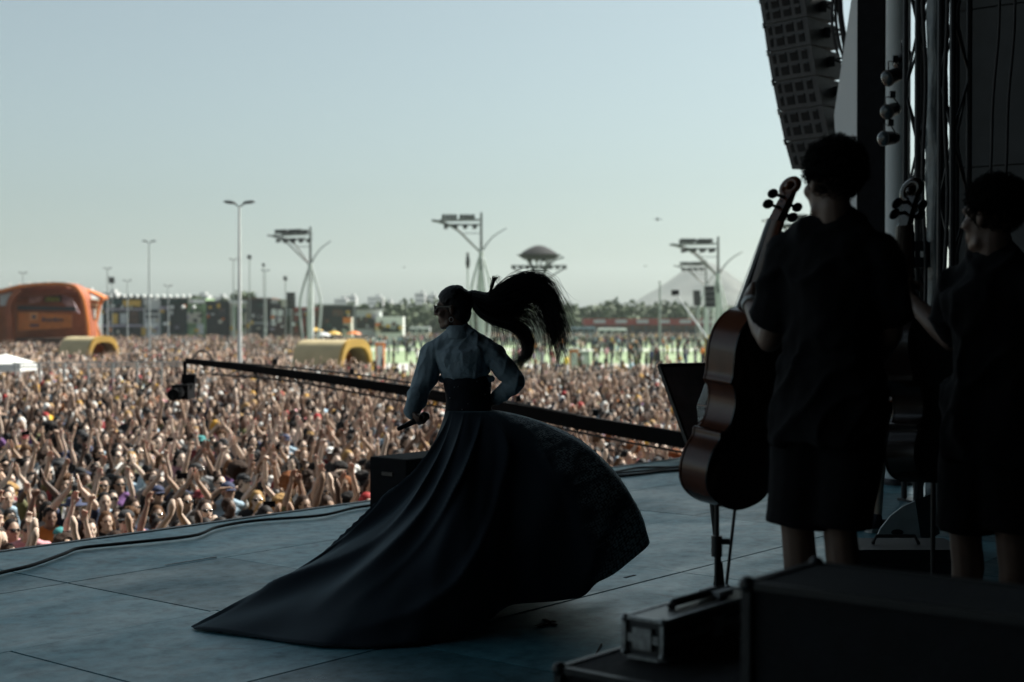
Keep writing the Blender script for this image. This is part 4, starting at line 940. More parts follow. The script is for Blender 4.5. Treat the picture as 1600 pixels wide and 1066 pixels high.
    for i in range(4):
        w_ = (-1.5 + i) * .012 * scale; put('string', MB().tube([P(L * .2, w_ * .8, -rib * .95), br + W * w_ - Bk * .085 * scale, nut + W * w_ * .6 - Bk * .03, nut.lerp(scroll, .4)], .0012 * scale, 5), M['steel'], t)
    put('tailpiece', MB().loft([[P(y, w_ * q, z) for w_, z in ((-.02 * scale, -rib * .93), (.02 * scale, -rib * .93), (.02 * scale, -rib * 1.0), (-.02 * scale, -rib * 1.0))] for y, q in ((.01, .6), (L * .22, 1.2))]), M['ebony'], t)
    return t, P, L
ct, CP, CL = cello('cello', at(1127, 792, 5.2), at(1182, 482, 5.2), at(1212, 345, 5.18), at(1237, 292, 5.16), (-.72, -.69, 0), (.7, -.7, 0), .207, .115, 'red-brown cello on a rod, left of the cellist seen from behind', 'cello', 1., (M['varnish'], M['varnish_shade']))  # back plate takes the darker varnish copy: its shade is put into the colour
q0 = at(1120, 792, 5.2); q1 = V((at(1120, 900, 5.2).x, 5.2, RISER))
put('endpin', MB().tube([q0 + V((0, 0, .02)), q1], .0095, 10), M['black_metal'], ct, smooth='auto')
q2 = q0.lerp(q1, .28); put('clamp', MB().tube([q2 - V((0, 0, .045)), q2 + V((0, 0, .03))], .021, 10), M['black'], ct, smooth='auto')
put('knob', MB().tube([q2 + V((.015, -.01, .01)), q2 + V((.045, -.01, .01))], .011, 8), M['black'], ct)
put('rod', MB().tube([at(1149, 788, 5.22), V((at(1126, 900, 5.22).x, 5.22, RISER))], .006, 8), M['black_metal'], ct)
bt, BP, BL = cello('cello', at(1458, 752, 5.45), at(1427, 480, 5.42), at(1414, 352, 5.40), at(1427, 297, 5.38), (-.72, -.69, 0), (.7, -.7, 0), .225, .115, 'dark second cello held by the musician at the far right', 'cello', 1.15, (M['varnish_shade'], M['varnish_shade']))
e0 = at(1458, 752, 5.45); put('endpin', MB().tube([e0 + V((0, 0, .02)), V((e0.x, e0.y, RISER))], .0095, 8), M['black_metal'], bt)

# music stand
ms = thing('music_stand', V((at(1092, 700, 5.75).x, 5.75, RISER)), 'black music stand with tilted desk left of the cello', 'music stand')
a0, a1, a2, a3 = at(1030, 571, 5.55), at(1142, 568, 5.95), at(1172, 690, 5.82), at(1074, 692, 5.45)
nrm = (a1 - a0).cross(a3 - a0).normalized(); M['desk'] = mat('stand_desk', (.34, .36, .41), .55, .2, 12)
put('desk', MB().prism([a0, a1, a2, a3], nrm * .004), M['desk'], ms)
for p_, q_ in ((a0, a1), (a1, a2), (a2, a3), (a3, a0)): put('rim', MB().bar(p_, q_, .014, .014), M['black'], ms)
for k in range(6): put('rib', MB().bar(a0.lerp(a3, .14 + .14 * k) - nrm * .004, a1.lerp(a2, .14 + .14 * k) - nrm * .004, .004, .008), M['desk'], ms)
put('brace', MB().bar(a0.lerp(a1, .74) - nrm * .009, a3.lerp(a2, .92) - nrm * .009, .012, .012), M['black'], ms)
mid = (a0 + a1 + a2 + a3) / 4 + nrm * .03; ft = V((at(1124, 600, mid.y).x, mid.y, RISER))
put('post', MB().tube([mid, V((ft.x, ft.y, RISER + .18))], .012, 10), M['black'], ms)
put('base', MB().revolve((ft.x, ft.y, RISER), [(.14, 0), (.14, .012), (.03, .03), (.014, .2)], 20), M['black'], ms, smooth='auto')

# ------------------------------------------------------------------ cases, boxes and monitors on the stage
def road_case(name, corner_pt, l1, l2, sz, label, body, edge, corner, lid=.3):
    """left corner on the floor/top below; l1 along the stage front, l2 away from the crowd"""
    c = V(corner_pt); t = thing(name, c, label, 'case'); ux, uy = E_AX, -N_AX
    P = lambda x, y, z: c + ux * x + uy * y + V((0, 0, z))
    def blk(nm, x0, x1, y0, y1, z0, z1, m): return put(nm, MB().prism([P(x0, y0, z0), P(x1, y0, z0), P(x1, y1, z0), P(x0, y1, z0)], (0, 0, z1 - z0)), m, t)
    zl = sz * (1 - lid); blk('case_body', .006, l1 - .006, .006, l2 - .006, .004, zl - .003, body); blk('lid', .006, l1 - .006, .006, l2 - .006, zl + .003, sz - .004, body)
    w = .022 if sz > .3 else .012
    for x in (0, l1):
        for y in (0, l2):
            put('edge_rail', MB().bar(P(x, y, .01), P(x, y, sz - .01), w, w, E_AX), edge, t); put('corner_ball', MB().sph(P(x, y, sz - .008), w * .95, 10, 6), corner, t, smooth=True); put('corner_ball', MB().sph(P(x, y, .02), w * .95, 10, 6), corner, t, smooth=True)
    for z in ((.012, sz - .008) if sz > .3 else (.01, zl - .006, zl + .006, sz - .006)):
        for y in (0, l2): put('edge_rail', MB().bar(P(w, y, z), P(l1 - w, y, z), w * .9, w * .8), edge, t)
        for x in (0, l1): put('edge_rail', MB().bar(P(x, w, z), P(x, l2 - w, z), w * .9, w * .8), edge, t)
    for k in ((.3, .7) if sz > .3 else (.5, )):
        for x in (-.004, l1 + .004): put('latch', MB().prism([P(x - .005, l2 * k - .03, zl - .05 if sz > .3 else zl - .03), P(x + .005, l2 * k - .03, zl - .05 if sz > .3 else zl - .03), P(x + .005, l2 * k + .03, zl - .05 if sz > .3 else zl - .03), P(x - .005, l2 * k + .03, zl - .05 if sz > .3 else zl - .03)], (0, 0, .1 if sz > .3 else .06)), corner, t)
        for y in (-.004, l2 + .004): put('latch', MB().prism([P(l1 * k - .03, y - .005, zl - .03), P(l1 * k + .03, y - .005, zl - .03), P(l1 * k + .03, y + .005, zl - .03), P(l1 * k - .03, y + .005, zl - .03)], (0, 0, .06)), corner, t)
    return t, P
pz = at(1168, 908, 3.25); road_case('road_case', V((pz.x, pz.y, 0)), .34, 1.25, pz.z, 'tall black road case in the near right corner of the stage', M['black_matte'], M['black'], M['black'])
bq = at(874, 1041, 3.86); road_case('equipment_trunk', V((bq.x, bq.y, 0)), .62, 1.1, bq.z, 'low black equipment trunk at the bottom edge under the small case', M['black_matte'], M['black'], M['black'])
M['worn'] = mat('worn_aluminium', (.30, .32, .33), .42, .35, 40, metal=.8); M['case_grey'] = mat('grey_case_laminate', (.05, .055, .06), .35, .2, 12)
cq = at(976, 960, 3.95); fc, Pf = road_case('flight_case', V((cq.x, cq.y, bq.z)), .56, .125, cq.z - bq.z, 'small flight case with bright metal corners on the black trunk', M['case_grey'], M['worn'], M['worn'], .48)
hh = cq.z - bq.z
put('handle', MB().tube([Pf(.16, .05, hh), Pf(.175, .05, hh + .012), Pf(.445, .05, hh + .012), Pf(.46, .05, hh)], .012, 8), M['rubber'], fc)
put('plate', MB().prism([Pf(.36, .02, hh), Pf(.44, .02, hh), Pf(.44, .09, hh), Pf(.36, .09, hh)], (0, 0, .018)), M['offwhite'], fc)

# front-fill loudspeakers on the stage edge
def front_fill(c, size, ang, label):
    c = V(c); t = thing('loudspeaker', c, label, 'loudspeaker'); Rm = Matrix.Rotation(ang, 3, 'Z'); sx, sy, sz = size
    P = lambda x, y, z: c + Rm @ V((x, y, z)); bevel(put('cabinet', MB().box(P(0, 0, sz / 2), size, Rm), M['tee'], t), .008)
    put('grille', MB().box(P(0, sy / 2 + .008, sz / 2), (sx - .05, .015, sz - .05), Rm), M['black_metal'], t); put('connector_plate', MB().box(P(-.05, -sy / 2 - .004, sz * .35), (.12, .008, .1), Rm), M['black_metal'], t)
    for s in (-1, 1): put('handle', MB().bar(P(s * (sx / 2 + .006), -.06, sz * .7), P(s * (sx / 2 + .006), .06, sz * .7), .012, .03), M['black_metal'], t)
    return t
pA = at(586, 792, 11.75); front_fill(V((pA.x + .42, 11.95, 0)), (.95, .42, .43), STAGE_ANG, 'low black loudspeaker on the stage edge, half behind the skirt')
# wedge right of the skirt
wb = at(905, 742, 13.4); wd = thing('stage_monitor', V((wb.x, 13.5, 0)), 'slanted black stage monitor on the stage edge right of the skirt', 'stage monitor')
e_, n_ = E_AX, N_AX; c1 = V((wb.x - .12, 13.55, 0)); prof = [(-.30, 0), (.30, 0), (.10, .33), (-.30, .33)]
put('cabinet', MB().prism([c1 + e_ * a + V((0, 0, z)) - n_ * .28 for a, z in prof], n_ * .56), M['tee'], wd)
put('grille', MB().prism([c1 + e_ * (.295 - .2 * k) + V((0, 0, .02 + .31 * k)) + n_ * s for k, s in ((.03, -.25), (.03, .25), (.92, .25), (.92, -.25))], e_ * .02 + V((0, 0, .012))), M['black_metal'], wd)
for s in (-1, 1): put('handle', MB().bar(c1 + n_ * s * .285 + e_ * -.1 + V((0, 0, .2)), c1 + n_ * s * .285 + e_ * .05 + V((0, 0, .2)), .02, .03), M['black_metal'], wd)
# pale quarter-round wedge by the sneaker
m0 = at(1440, 846, 9.0); t = thing('stage_monitor', V((m0.x, 9.0, 0)), 'pale quarter-round stage monitor beside the sneaker at right', 'stage monitor')
fz = at(1400, 848, 9.0).z; pts = [at(1366, 848, 9.0), at(1376, 826, 9.0), at(1392, 806, 9.0), at(1410, 792, 9.0), at(1430, 783, 9.0), at(1440, 850, 9.0)]
pts = [V((p.x, p.y, max(p.z - fz, 0.0) if False else p.z)) for p in pts]; zmin = min(p.z for p in pts)
M['pale_grey'] = mat('pale_grey_side', (.36, .38, .38), .6, .15, 10)
put('side_panel', MB().prism(pts, (.0, .02, 0)), M['pale_grey'], t); put('cabinet', MB().prism([p + V((0, .022, 0)) for p in pts], (.25, .42, 0)), M['black'], t)
put('foot_block', MB().prism([V((pts[0].x + .02, 9.02, 0)), V((pts[-1].x - .01, 9.02, 0)), V((pts[-1].x + .2, 9.4, 0)), V((pts[0].x + .24, 9.4, 0))], (0, 0, zmin)), M['black'], t)
put('handle_hole', MB().ell(at(1402, 832, 8.995), (V((.04, 0, 0)), V((0, .006, 0)), V((0, 0, .02))), 14, 6), M['black'], t)
# amplifier block and drum-like round case behind the road case
am = at(1385, 860, 7.2); t = thing('amplifier', V((am.x, 7.3, 0)), 'low black amplifier box on the floor below the pale monitor', 'amplifier')
put('cabinet', MB().box((am.x + .1, 7.4, .19), (.62, .4, .38)), M['black'], t); put('grille', MB().box((am.x + .1, 7.195, .17), (.54, .012, .28)), M['black_metal'], t); put('handle', MB().tube([(am.x - .02, 7.4, .38), (am.x, 7.4, .42), (am.x + .2, 7.4, .42), (am.x + .22, 7.4, .38)], .01, 8), M['rubber'], t)

# cables along the stage front
def cable(pts, r, label, z=None):
    p = spline([V(q) for q in pts], 130); p = [q + V((0, 0, .0)) for q in p]
    return tag(put('cable', MB().tube(p, r, 8), M['rubber'], base=V(pts[0]), smooth=True), label, 'cable')
def fl(px, py, r=.02): 
    d = F_PX * (CAM_H - r) / (py - 505); q = at(px, py, d); return V((q.x, q.y, r))
cable([fl(-900, 1030), fl(-520, 985), fl(-300, 955), fl(-150, 930), fl(-60, 912), fl(0, 896), fl(50, 884), fl(100, 866), fl(125, 857), fl(190, 850), fl(300, 838), fl(340, 824), fl(400, 814), fl(500, 806), fl(560, 793), fl(640, 783)], .0115, 'thick black cable snaking along the stage edge at left')
cable([fl(940, 746, .015), fl(990, 742, .015), fl(1030, 737, .015), fl(1075, 733, .015), fl(1140, 722, .015)], .015, 'black cable on the floor right of the skirt, nearest the camera')
cable([fl(930, 743, .012), fl(965, 737, .012), fl(1000, 731, .012), fl(1060, 729, .012), fl(1130, 717, .012)], .011, 'thin black cable at the very edge of the stage at right')
cable([fl(950, 741, .012), fl(1000, 736.5, .012), fl(1060, 730, .012), fl(1130, 722, .012)], .01, 'thin black cable between the two others at the right stage edge')
M['tape'] = mat('dark_gaffer_tape', (.015, .018, .02), .8, .2, 30); M['tape_w'] = mat('worn_pale_tape', (.6, .64, .64), .7, .2, 30)
def tape(pa, pb_, w, label, m):
    a, c = fl(*pa, 0.0), fl(*pb_, 0.0); d = (c - a).normalized(); x = V((-d.y, d.x, 0)) * w / 2
    return tag(put('tape_mark', MB().prism([a + x, c + x, c - x, a - x], (0, 0, .0035)), m, base=a), label, 'tape')
tape((838, 980), (866, 972), .025, 'short dark tape mark on the floor right of the skirt hem', M['tape']); tape((850, 969), (868, 978), .02, 'crossing dark tape mark on the floor near the skirt hem', M['tape'])
tape((976, 904), (992, 900), .02, 'small dark tape mark under the raised skirt tip', M['tape']); tape((258, 884), (338, 871), .012, 'worn pale tape strip along a floor joint at left', M['tape_w'])
tape((928, 1030), (940, 1008), .008, 'thin dark scrap of tape beside the equipment trunk', M['tape'])
# ------------------------------------------------------------------ wing of the stage: columns, truss towers, line array
def column(name, px, depth, w, d, m, label, z1=9.1, cat='column'):
    x = at(px, 500, depth).x; t = thing(name, V((x, depth, 0)), label, cat)
    put('shaft', MB().prism([V((x, depth, .02)) + E_AX * a + N_AX * b_ for a, b_ in ((-d / 2, -w / 2), (d / 2, -w / 2), (d / 2, w / 2), (-d / 2, w / 2))], (0, 0, z1)), m, t)
    put('base_plate', MB().prism([V((x, depth, 0)) + E_AX * a + N_AX * b_ for a, b_ in ((-d * .8, -w * .7), (d * .8, -w * .7), (d * .8, w * .7), (-d * .8, w * .7))], (0, 0, .03)), M['black_metal'], t); return t
column('column', 1365, 13.9, .27, .20, M['tee'], 'wide black column at the right between the white panel and pale column')
xr = at(1402, 500, 13.5).x; t = thing('pale_column', V((xr, 13.5, 0)), 'round pale grey column right of the black column', 'column')
M['palecol'] = mat('pale_column_paint', (.50, .54, .55), .5, .08, 1.5)
put('shaft', MB().revolve((xr, 13.5, .03), [(.13, 0), (.115, .1), (.115, 9.0)], 24), M['palecol'], t, smooth='auto'); put('base_ring', MB().revolve((xr, 13.5, 0), [(.17, 0), (.17, .03), (.14, .06)], 24), M['black_metal'], t, smooth='auto')
def truss(px, depth, w, label, m=M['black_metal'], z1=9.1, ang=.35):
    x = at(px, 500, depth).x; t = thing('truss_tower', V((x, depth, 0)), label, 'truss'); Rm = Matrix.Rotation(ang, 3, 'Z'); c = V((x, depth, 0)); cs = [c + Rm @ V((a * w / 2, b_ * w / 2, 0)) for a, b_ in ((-1, -1), (1, -1), (1, 1), (-1, 1))]
    for q in cs: put('chord', MB().tube([q + V((0, 0, .02)), q + V((0, 0, z1))], .026, 8), m, t, smooth='auto')
    b = 0; n = int(z1 / .5)
    for i in range(n):
        for k in range(4):
            a_, c_ = cs[k], cs[(k + 1) % 4]; z0, z2 = .05 + i * .5, .05 + i * .5 + .47
            if (i + k) % 2: a_, c_ = c_, a_
            put('diagonal', MB().tube([a_ + V((0, 0, z0)), c_ + V((0, 0, z2))], .011, 6), m, t)
    put('base_plate', MB().box(c + V((0, 0, .01)), (w * 1.5, w * 1.5, .02), Rm), m, t); return t
truss(1436, 12.2, .17, 'black truss tower just right of the round pale column')
truss(1490, 11.6, .16, 'black truss tower beside the grey panelled wing wall')
# crumpled plastic-wrapped cable drop between the two truss towers
M['wrap'] = mat('crinkled_grey_plastic', (.13, .15, .16), .25, .4, 5, bump=.9, bscale=7)
xw = at(1463, 500, 12.0).x; b = MB(); gr = []
for i in range(90):
    z = .05 + i * .1; gr.append([V((xw, 12.0, z)) + V((math.cos(q), math.sin(q), 0)) * (.085 + .022 * mnoise.noise(V((math.cos(q) * 2, math.sin(q) * 2, z * 2.2))) + .014 * mnoise.noise(V((math.cos(q) * 4, math.sin(q) * 4, z * 7)))) + V((.05 * mnoise.noise(V((0, 0, z * .5))), 0, 0)) for q in [2 * math.pi * j / 18 for j in range(18)]])
b.loft(gr); tag(put('wrapped_cable_drop', b, M['wrap'], base=V((xw, 12.0, 0)), smooth=True), 'crinkled plastic-wrapped cable bundle hanging between the two truss towers', 'cable bundle')
for px, d, lab in ((1548, 10.7, 'thin black cable hanging before the grey wing wall, left one'), (1572, 10.4, 'thin black cable hanging before the grey wing wall, right one')):
    pts = [at(px + 14 - (y - 0) * .058 + 1.5 * math.sin(y * .03), y, d) for y in range(-60, 420, 30)]; tag(put('cable', MB().tube(pts, .011, 8), M['rubber'], base=pts[-1], smooth=True), lab, 'cable')
for px, d, lab in ((1444, 11.9, 'black cable tied along the left truss tower'), (1478, 11.4, 'black cable tied along the right truss tower')):
    pts = [at(px + 2.5 * math.sin(y * .021 + px), y, d) for y in range(-40, 640, 20)]; tag(put('cable', MB().tube(pts, .016, 8), M['rubber'], base=pts[-1], smooth=True), lab, 'cable')
# spotlights clamped to the pale column
def spot(px, py, depth, aim, label, s=1.):
    c = at(px, py, depth); t = thing('spotlight', c, label, 'spotlight', 'spotlights clamped to the pale column'); d = V(aim).normalized(); x = d.orthogonal().normalized()
    put('housing', MB().revolve(c - d * .13 * s, [(.02, 0), (.075 * s, .01), (.09 * s, .08 * s), (.095 * s, .2 * s), (.11 * s, .25 * s), (.11 * s, .27 * s)], 18, d), M['black'], t, smooth='auto'); put('lens', MB().revolve(c + d * .141 * s, [(.098 * s, 0), (.09 * s, .012), (.05 * s, .028), (.001, .034)], 18, d), M['glass'], t, smooth='auto')
    put('yoke', MB().tube([c + x * .115 * s, c + x * .12 * s + V((.0, 0, .12 * s)), c + V((0, 0, .19 * s)), c - x * .12 * s + V((0, 0, .12 * s)), c - x * .115 * s], .01 * s, 6), M['black_metal'], t); put('clamp', MB().box(c + V((0, 0, .21 * s)), (.05, .05, .06)), M['black_metal'], t)
spot(1413, 92, 13.0, (-.5, -.4, -.6), 'top spotlight of the cluster on the pale column', .66); spot(1398, 118, 12.9, (-.8, -.4, -.35), 'second spotlight from the top on the pale column', .7)
spot(1394, 172, 12.9, (-.7, -.6, -.3), 'third spotlight from the top on the pale column', .66); spot(1391, 216, 12.85, (-.8, -.5, -.1), 'lowest spotlight of the cluster on the pale column', .66)
sm_ = thing('power_box', at(1424, 398, 12.0), 'small dark distribution box with three pale sockets on the truss', 'power box'); c = at(1424, 398, 12.0)
put('enclosure', MB().box(c, (.24, .12, .22)), M['black'], sm_)
for k, dx in enumerate((-.07, 0, .075)): put('socket', MB().box(c + V((dx, -.066, -.0)), (.035 if k != 1 else .018, .012, .05)), M['white'], sm_)
# white angular side panel of the portal
d_ = 15.6
def onp(px, py):      # plane turned to face the open sky on the left
    q = at(px, py, 1.0); x0, y0 = at(1303, 500, d_).x, d_; tx, ty = .6, -.8; L = (x0 - q.x * y0) / (q.x * ty - tx); y = y0 + ty * L; return at(px, py, y)
pn = [onp(1350, -160), onp(1349, 640), onp(1318, 640), onp(1312, 420), onp(1307, 240), onp(1303, 180), onp(1330, 0)]
pl = tag(put('side_panel', MB().prism(pn, (.08, .06, 0)), mat('white_panel', (.72, .76, .78), .5, .05, 1.2), base=pn[2]), 'tall white angular portal panel behind the cellist\'s head', 'panel')
nq = V((-.8, -.6, 0)); put('seam', MB().bar(onp(1305, 218) + nq * .004, onp(1349, 214) + nq * .004, .008, .012), M['dark_grey'], pl); put('edge_strip', MB().bar(onp(1350, -160) + nq * .02, onp(1348, 640) + nq * .02, .03, .03), M['grey'], pl)
# stand for the panel down to the ground
put('support', MB().box((pn[2].x + .3, d_ + .15, (GZ + pn[2].z) / 2), (.3, .2, pn[2].z - GZ)), M['black'], pl)
# line array
la = None
P0 = at(1187, 0, 17.6); NCAB = 9; CW, CH, CD = 1.05, .415, .62
right_ax = V((.36, -.93, 0)).normalized()                # cabinet width, receding
fr0 = V((-.93, -.36, 0)).normalized()                    # front faces the crowd at left
lead = [(1166, -104), (1173, -69), (1180, -35), (1187, 2), (1193, 40), (1199, 83), (1207, 129), (1216, 175), (1226, 222), (1238, 266)]
M['cab'] = mat('grey_speaker_coat', (.045, .048, .052), .6, .2, 25, bump=.3, bscale=80); M['cab_hole'] = mat('port_void', (.006, .006, .007), .9, .1, 5)
for i in range(len(lead) - 1):
    a, c = at(*lead[i], 17.6), at(*lead[i + 1], 17.6); dn = (c - a).normalized(); ch = (c - a).length - .012
    fr = (fr0 - dn * fr0.dot(dn)).normalized(); wx = dn.cross(fr).normalized(); wx = wx if wx.y < 0 else -wx; wx = (wx + V((.0, 0, 0))).normalized()
    # front face spans from the left silhouette edge (far side) toward camera right
    t = thing('line_array_cabinet', c, ('topmost visible' if i == 2 else ['highest', 'second highest', 'topmost visible', 'second visible', 'third visible', 'fourth visible', 'fifth visible', 'sixth visible', 'lowest'][i]) + ' grey cabinet of the hanging loudspeaker array', 'loudspeaker', 'cabinets of the hanging line array')
    Fx = V((.66, -.75, 0)).normalized(); Bx = V((.75, .66, 0)).normalized()      # along the front / to the back
    W_, Dp = .66, .62
    Q = lambda u_, v_, w_: a + Fx * (u_ * W_) + Bx * (v_ * Dp) + dn * (w_ * ch)
    b = MB(); tp = .06
    b.loft([[Q(0, 0, w_), Q(1, 0, w_), Q(1 - tp, 1, w_ * (1 - .12) + .06), Q(tp, 1, w_ * (1 - .12) + .06)] for w_ in (0, 1)]); put('cabinet', b, M['cab'], t)
    for r_ in (.12, .56):
        for u0, u1 in ((.10, .17), (.25, .42), (.50, .67), (.76, .88)):
            put('port', MB().prism([Q(u0, -.012, r_), Q(u1, -.012, r_), Q(u1, -.012, r_ + .30), Q(u0, -.012, r_ + .30)], Bx * .006), M['cab_hole'], t)
            put('port_rim', MB().bar(Q(u0, -.022, r_), Q(u1, -.022, r_), .02, .014), M['cab'], t)
    hp = Q(1, .55, .45) + Fx * .012; put('connector', MB().box(hp, (.07, .07, .12)), M['black'], t); put('rigging_strap', MB().bar(Q(.02, -.015, -.08), Q(.02, -.015, .12), .03, .03), M['steel'] if i % 2 else M['black_metal'], t)
    put('jumper_cable', MB().tube(spline([hp, hp + V((.10, -.06, .03)), hp + V((.2, -.05, -.02)), hp + V((.22, 0, -.18)), hp + dn * .35 + V((.15, 0, 0)), hp + dn * ch + V((.03, 0, 0))], 18), .014, 6), M['rubber'], t)
bz = at(1166, -104, 17.6); tag(put('hanging_beam', MB().bar(bz + V((.2, .0, .4)) - N_AX * 6, bz + V((.2, 0, .4)) + N_AX * .8, .3, .3), M['black_metal'], base=bz), 'black beam carrying the hanging loudspeaker array', 'beam')
tag(put('motor_chain', MB().tube([bz + V((.3, .1, -.05)), bz + V((.3, .1, .4))], .03, 6), M['black_metal'], base=bz), 'chain from the beam to the loudspeaker array', 'chain')
for k, pts in enumerate(([(1302, -30), (1300, 30), (1303, 60), (1309, 85)], [(1306, -30), (1306, 30), (1312, 70), (1318, 90)], [(1311, -30), (1313, 20), (1318, 55), (1322, 80), (1332, 150)])):
    q = spline([at(x, y, 16.4) for x, y in pts], 20); tag(put('cable', MB().tube(q, .018 if k < 2 else .035, 8), M['rubber'], base=q[-1], smooth=True), ['leftmost', 'middle', 'thick rightmost'][k] + ' hanging cable between loudspeaker array and white panel', 'cable')

# ------------------------------------------------------------------ camera crane over the crowd
cr = thing('camera_crane', at(1180, 720, 15.6), 'long black camera crane arm reaching over the crowd behind the singer', 'camera crane')
def dcr(px): return 21.5 - (px - 290) / 800 * 5.6
ax_ = [(292, 565), (400, 578), (520, 594), (640, 612), (780, 637), (900, 660), (1000, 677), (1075, 690), (1160, 706)]
top = [at(x, y - 1, dcr(x)) for x, y in ax_]; rr = [.040, .055, .062, .07, .078, .085, .09, .09, .09]; M['crane'] = mat('matte_black_crane', (.004, .004, .005), .95, .2, 9, spec=.1)
put('arm', MB().loft([[p + V((-.02, .0, r_)) + V((0, -r_ * .8, 0)), p + V((0, r_ * .8, r_)), p + V((0, r_ * .8, -r_)), p + V((0, -r_ * .8, -r_))] for p, r_ in zip(top, rr)]), M['crane'], cr)
cb = spline([at(330, 585, 21.2), at(450, 595, 20.4), at(600, 622, 19.3), at(800, 655, 17.9), at(1000, 695, 16.5), at(1160, 722, 15.5)], 40); put('tension_cable', MB().tube(cb, .014, 6), M['rubber'], cr)
cb = spline([at(300, 562, 21.4), at(480, 577, 20.2), at(640, 598, 19.1), at(900, 648, 17.2)], 30); put('tension_cable', MB().tube(cb, .012, 6), M['rubber'], cr)
for k_ in range(26):
    xa = 310 + k_ * 29; ya = np.interp(xa, [q[0] for q in ax_], [q[1] for q in ax_]); put('truss_strut', MB().bar(at(xa, ya + 5, dcr(xa)), at(xa + 15, ya + 17, dcr(xa)), .012), M['crane'], cr); put('truss_strut', MB().bar(at(xa + 15, ya + 17, dcr(xa)), at(xa + 29, ya + 9, dcr(xa)), .012), M['crane'], cr)
for x, y in ax_[1:6]: 
    put('spacer', MB().bar(at(x, y, dcr(x)), at(x + 4, y + 18, dcr(x)), .02), M['black_metal'], cr); put('clip', MB().box(at(x + 30, y - 2, dcr(x + 30)) + V((0, 0, .1)), (.06, .06, .08)), M['black_metal'], cr)
hd = at(291, 572, 21.5); put('head_bracket', MB().bar(hd + V((-.02, 0, .08)), hd + V((-.02, 0, -.32)), .05, .06), M['crane'], cr)
put('camera_body', MB().box(at(287, 612, 21.5), (.24, .5, .22)), M['crane'], cr); put('lens', MB().tube([at(287, 612, 21.5) + V((.0, -.2, 0)), at(284, 614, 21.5) + V((0, -.55, 0))], [.08, .09], 14), M['crane'], cr); put('monitor', MB().box(at(296, 592, 21.5), (.2, .14, .14)), M['crane'], cr)
put('cable_loop', MB().tube(spline([at(300, 562, 21.4), at(312, 548, 21.4), at(326, 552, 21.3), at(335, 566, 21.2)], 14), .012, 6), M['rubber'], cr)
pf = at(1165, 700, 15.5); put('tripod_column', MB().bar(V((pf.x, pf.y, GZ)), pf, .22), M['black_metal'], cr)
for k in range(3): q = k * 2.094; put('tripod_leg', MB().bar(V((pf.x, pf.y, GZ + 1.0)), V((pf.x + .9 * math.cos(q), pf.y + .9 * math.sin(q), GZ + .02)), .08), M['black_metal'], cr)

# ------------------------------------------------------------------ field: lamp posts, light trees, tents, arches
def lamp_post(px, ytop, depth, label, w=.17, heads=2, armpx=15, m=None):
    p = at(px, ytop, depth); k = depth / F_PX; t = thing('lamp_post', V((p.x, depth, GZ)), label, 'lamp post', 'lamp posts on the field'); m = m or M['galv']
    put('pole', MB().tube([(p.x, depth, GZ), (p.x, depth, (GZ + p.z) / 2), (p.x, depth, p.z)], [w * .62, w * .5, w * .32], 10), m, t, smooth='auto'); put('base', MB().revolve((p.x, depth, GZ), [(w * 1.1, 0), (w * 1.1, .3), (w * .7, .4)], 12), m, t)
    for s in ((-1, 1) if heads == 2 else (1,)):
        a = armpx * k; put('arm', MB().tube([p + V((0, 0, -.05)), p + V((s * a * .45, 0, .10 + a * .05))], w * .2, 6), M['black_metal'], t)
        c = p + V((s * a * .75, 0, .12 + a * .10)); put('lamp_head', MB().ell(c, (V((a * .5, 0, a * .05 * s)), V((0, a * .22, 0)), V((0, 0, a * .13))), 14, 8), M['black'], t, smooth=True)
    return t
lamp_post(374, 322, 70, 'tall white lamp post with two black heads, nearest of the posts', .17, 2, 20, M['white'])
for a in ((233, 380, 120, 'slim double-headed lamp post left of the tallest one'), (168, 421, 190, 'thin lamp post right of the orange arch'), (36, 428, 200, 'thin lamp post above the left of the orange arch'), (365, 407, 190, 'faint lamp post just left of the tallest pole'), (199, 440, 230, 'low lamp post over the dark booths at left'), (263, 448, 230, 'low lamp post over the green screens'), (415, 424, 230, 'faint lamp post between tall pole and light tree')):
    lamp_post(a[0], a[1], a[2], a[3], .15 if a[2] < 150 else .2, 2, 9 if a[2] < 150 else 6)
def hung_speaker(px, py, depth, w, h, label, ztop=None):
    p = at(px, py, depth); t = thing('speaker_mast', V((p.x, depth, GZ)), label, 'speaker mast'); put('mast', MB().tube([(p.x, depth, GZ), (p.x, depth, p.z)], .06, 8), M['grey'], t)
    for k in range(4): put('cabinet', MB().box((p.x + .02 * k, depth - .25, p.z - h * (k + .5) / 4), (w, .5, h / 4 - .03)), M['black'], t)
hung_speaker(175, 433, 200, .75, .9, 'small black speaker on a mast right of the orange arch'); hung_speaker(390, 399, 200, .55, .55, 'small black speaker on a thin mast right of the tall lamp post'); hung_speaker(446, 432, 200, .5, .6, 'small black speaker on a mast left of the first light tree'); hung_speaker(412, 412, 200, .4, .4, 'tiny dark speaker on a mast between post and light tree'); hung_speaker(455, 457, 210, 1.25, 2.4, 'black line array on a mast before the booths')
hung_speaker(1088, 454, 150, .75, 1.6, 'narrow black delay speaker left of the big delay array'); hung_speaker(1108, 447, 130, .9, 1.95, 'large black delay array under the right light tree')
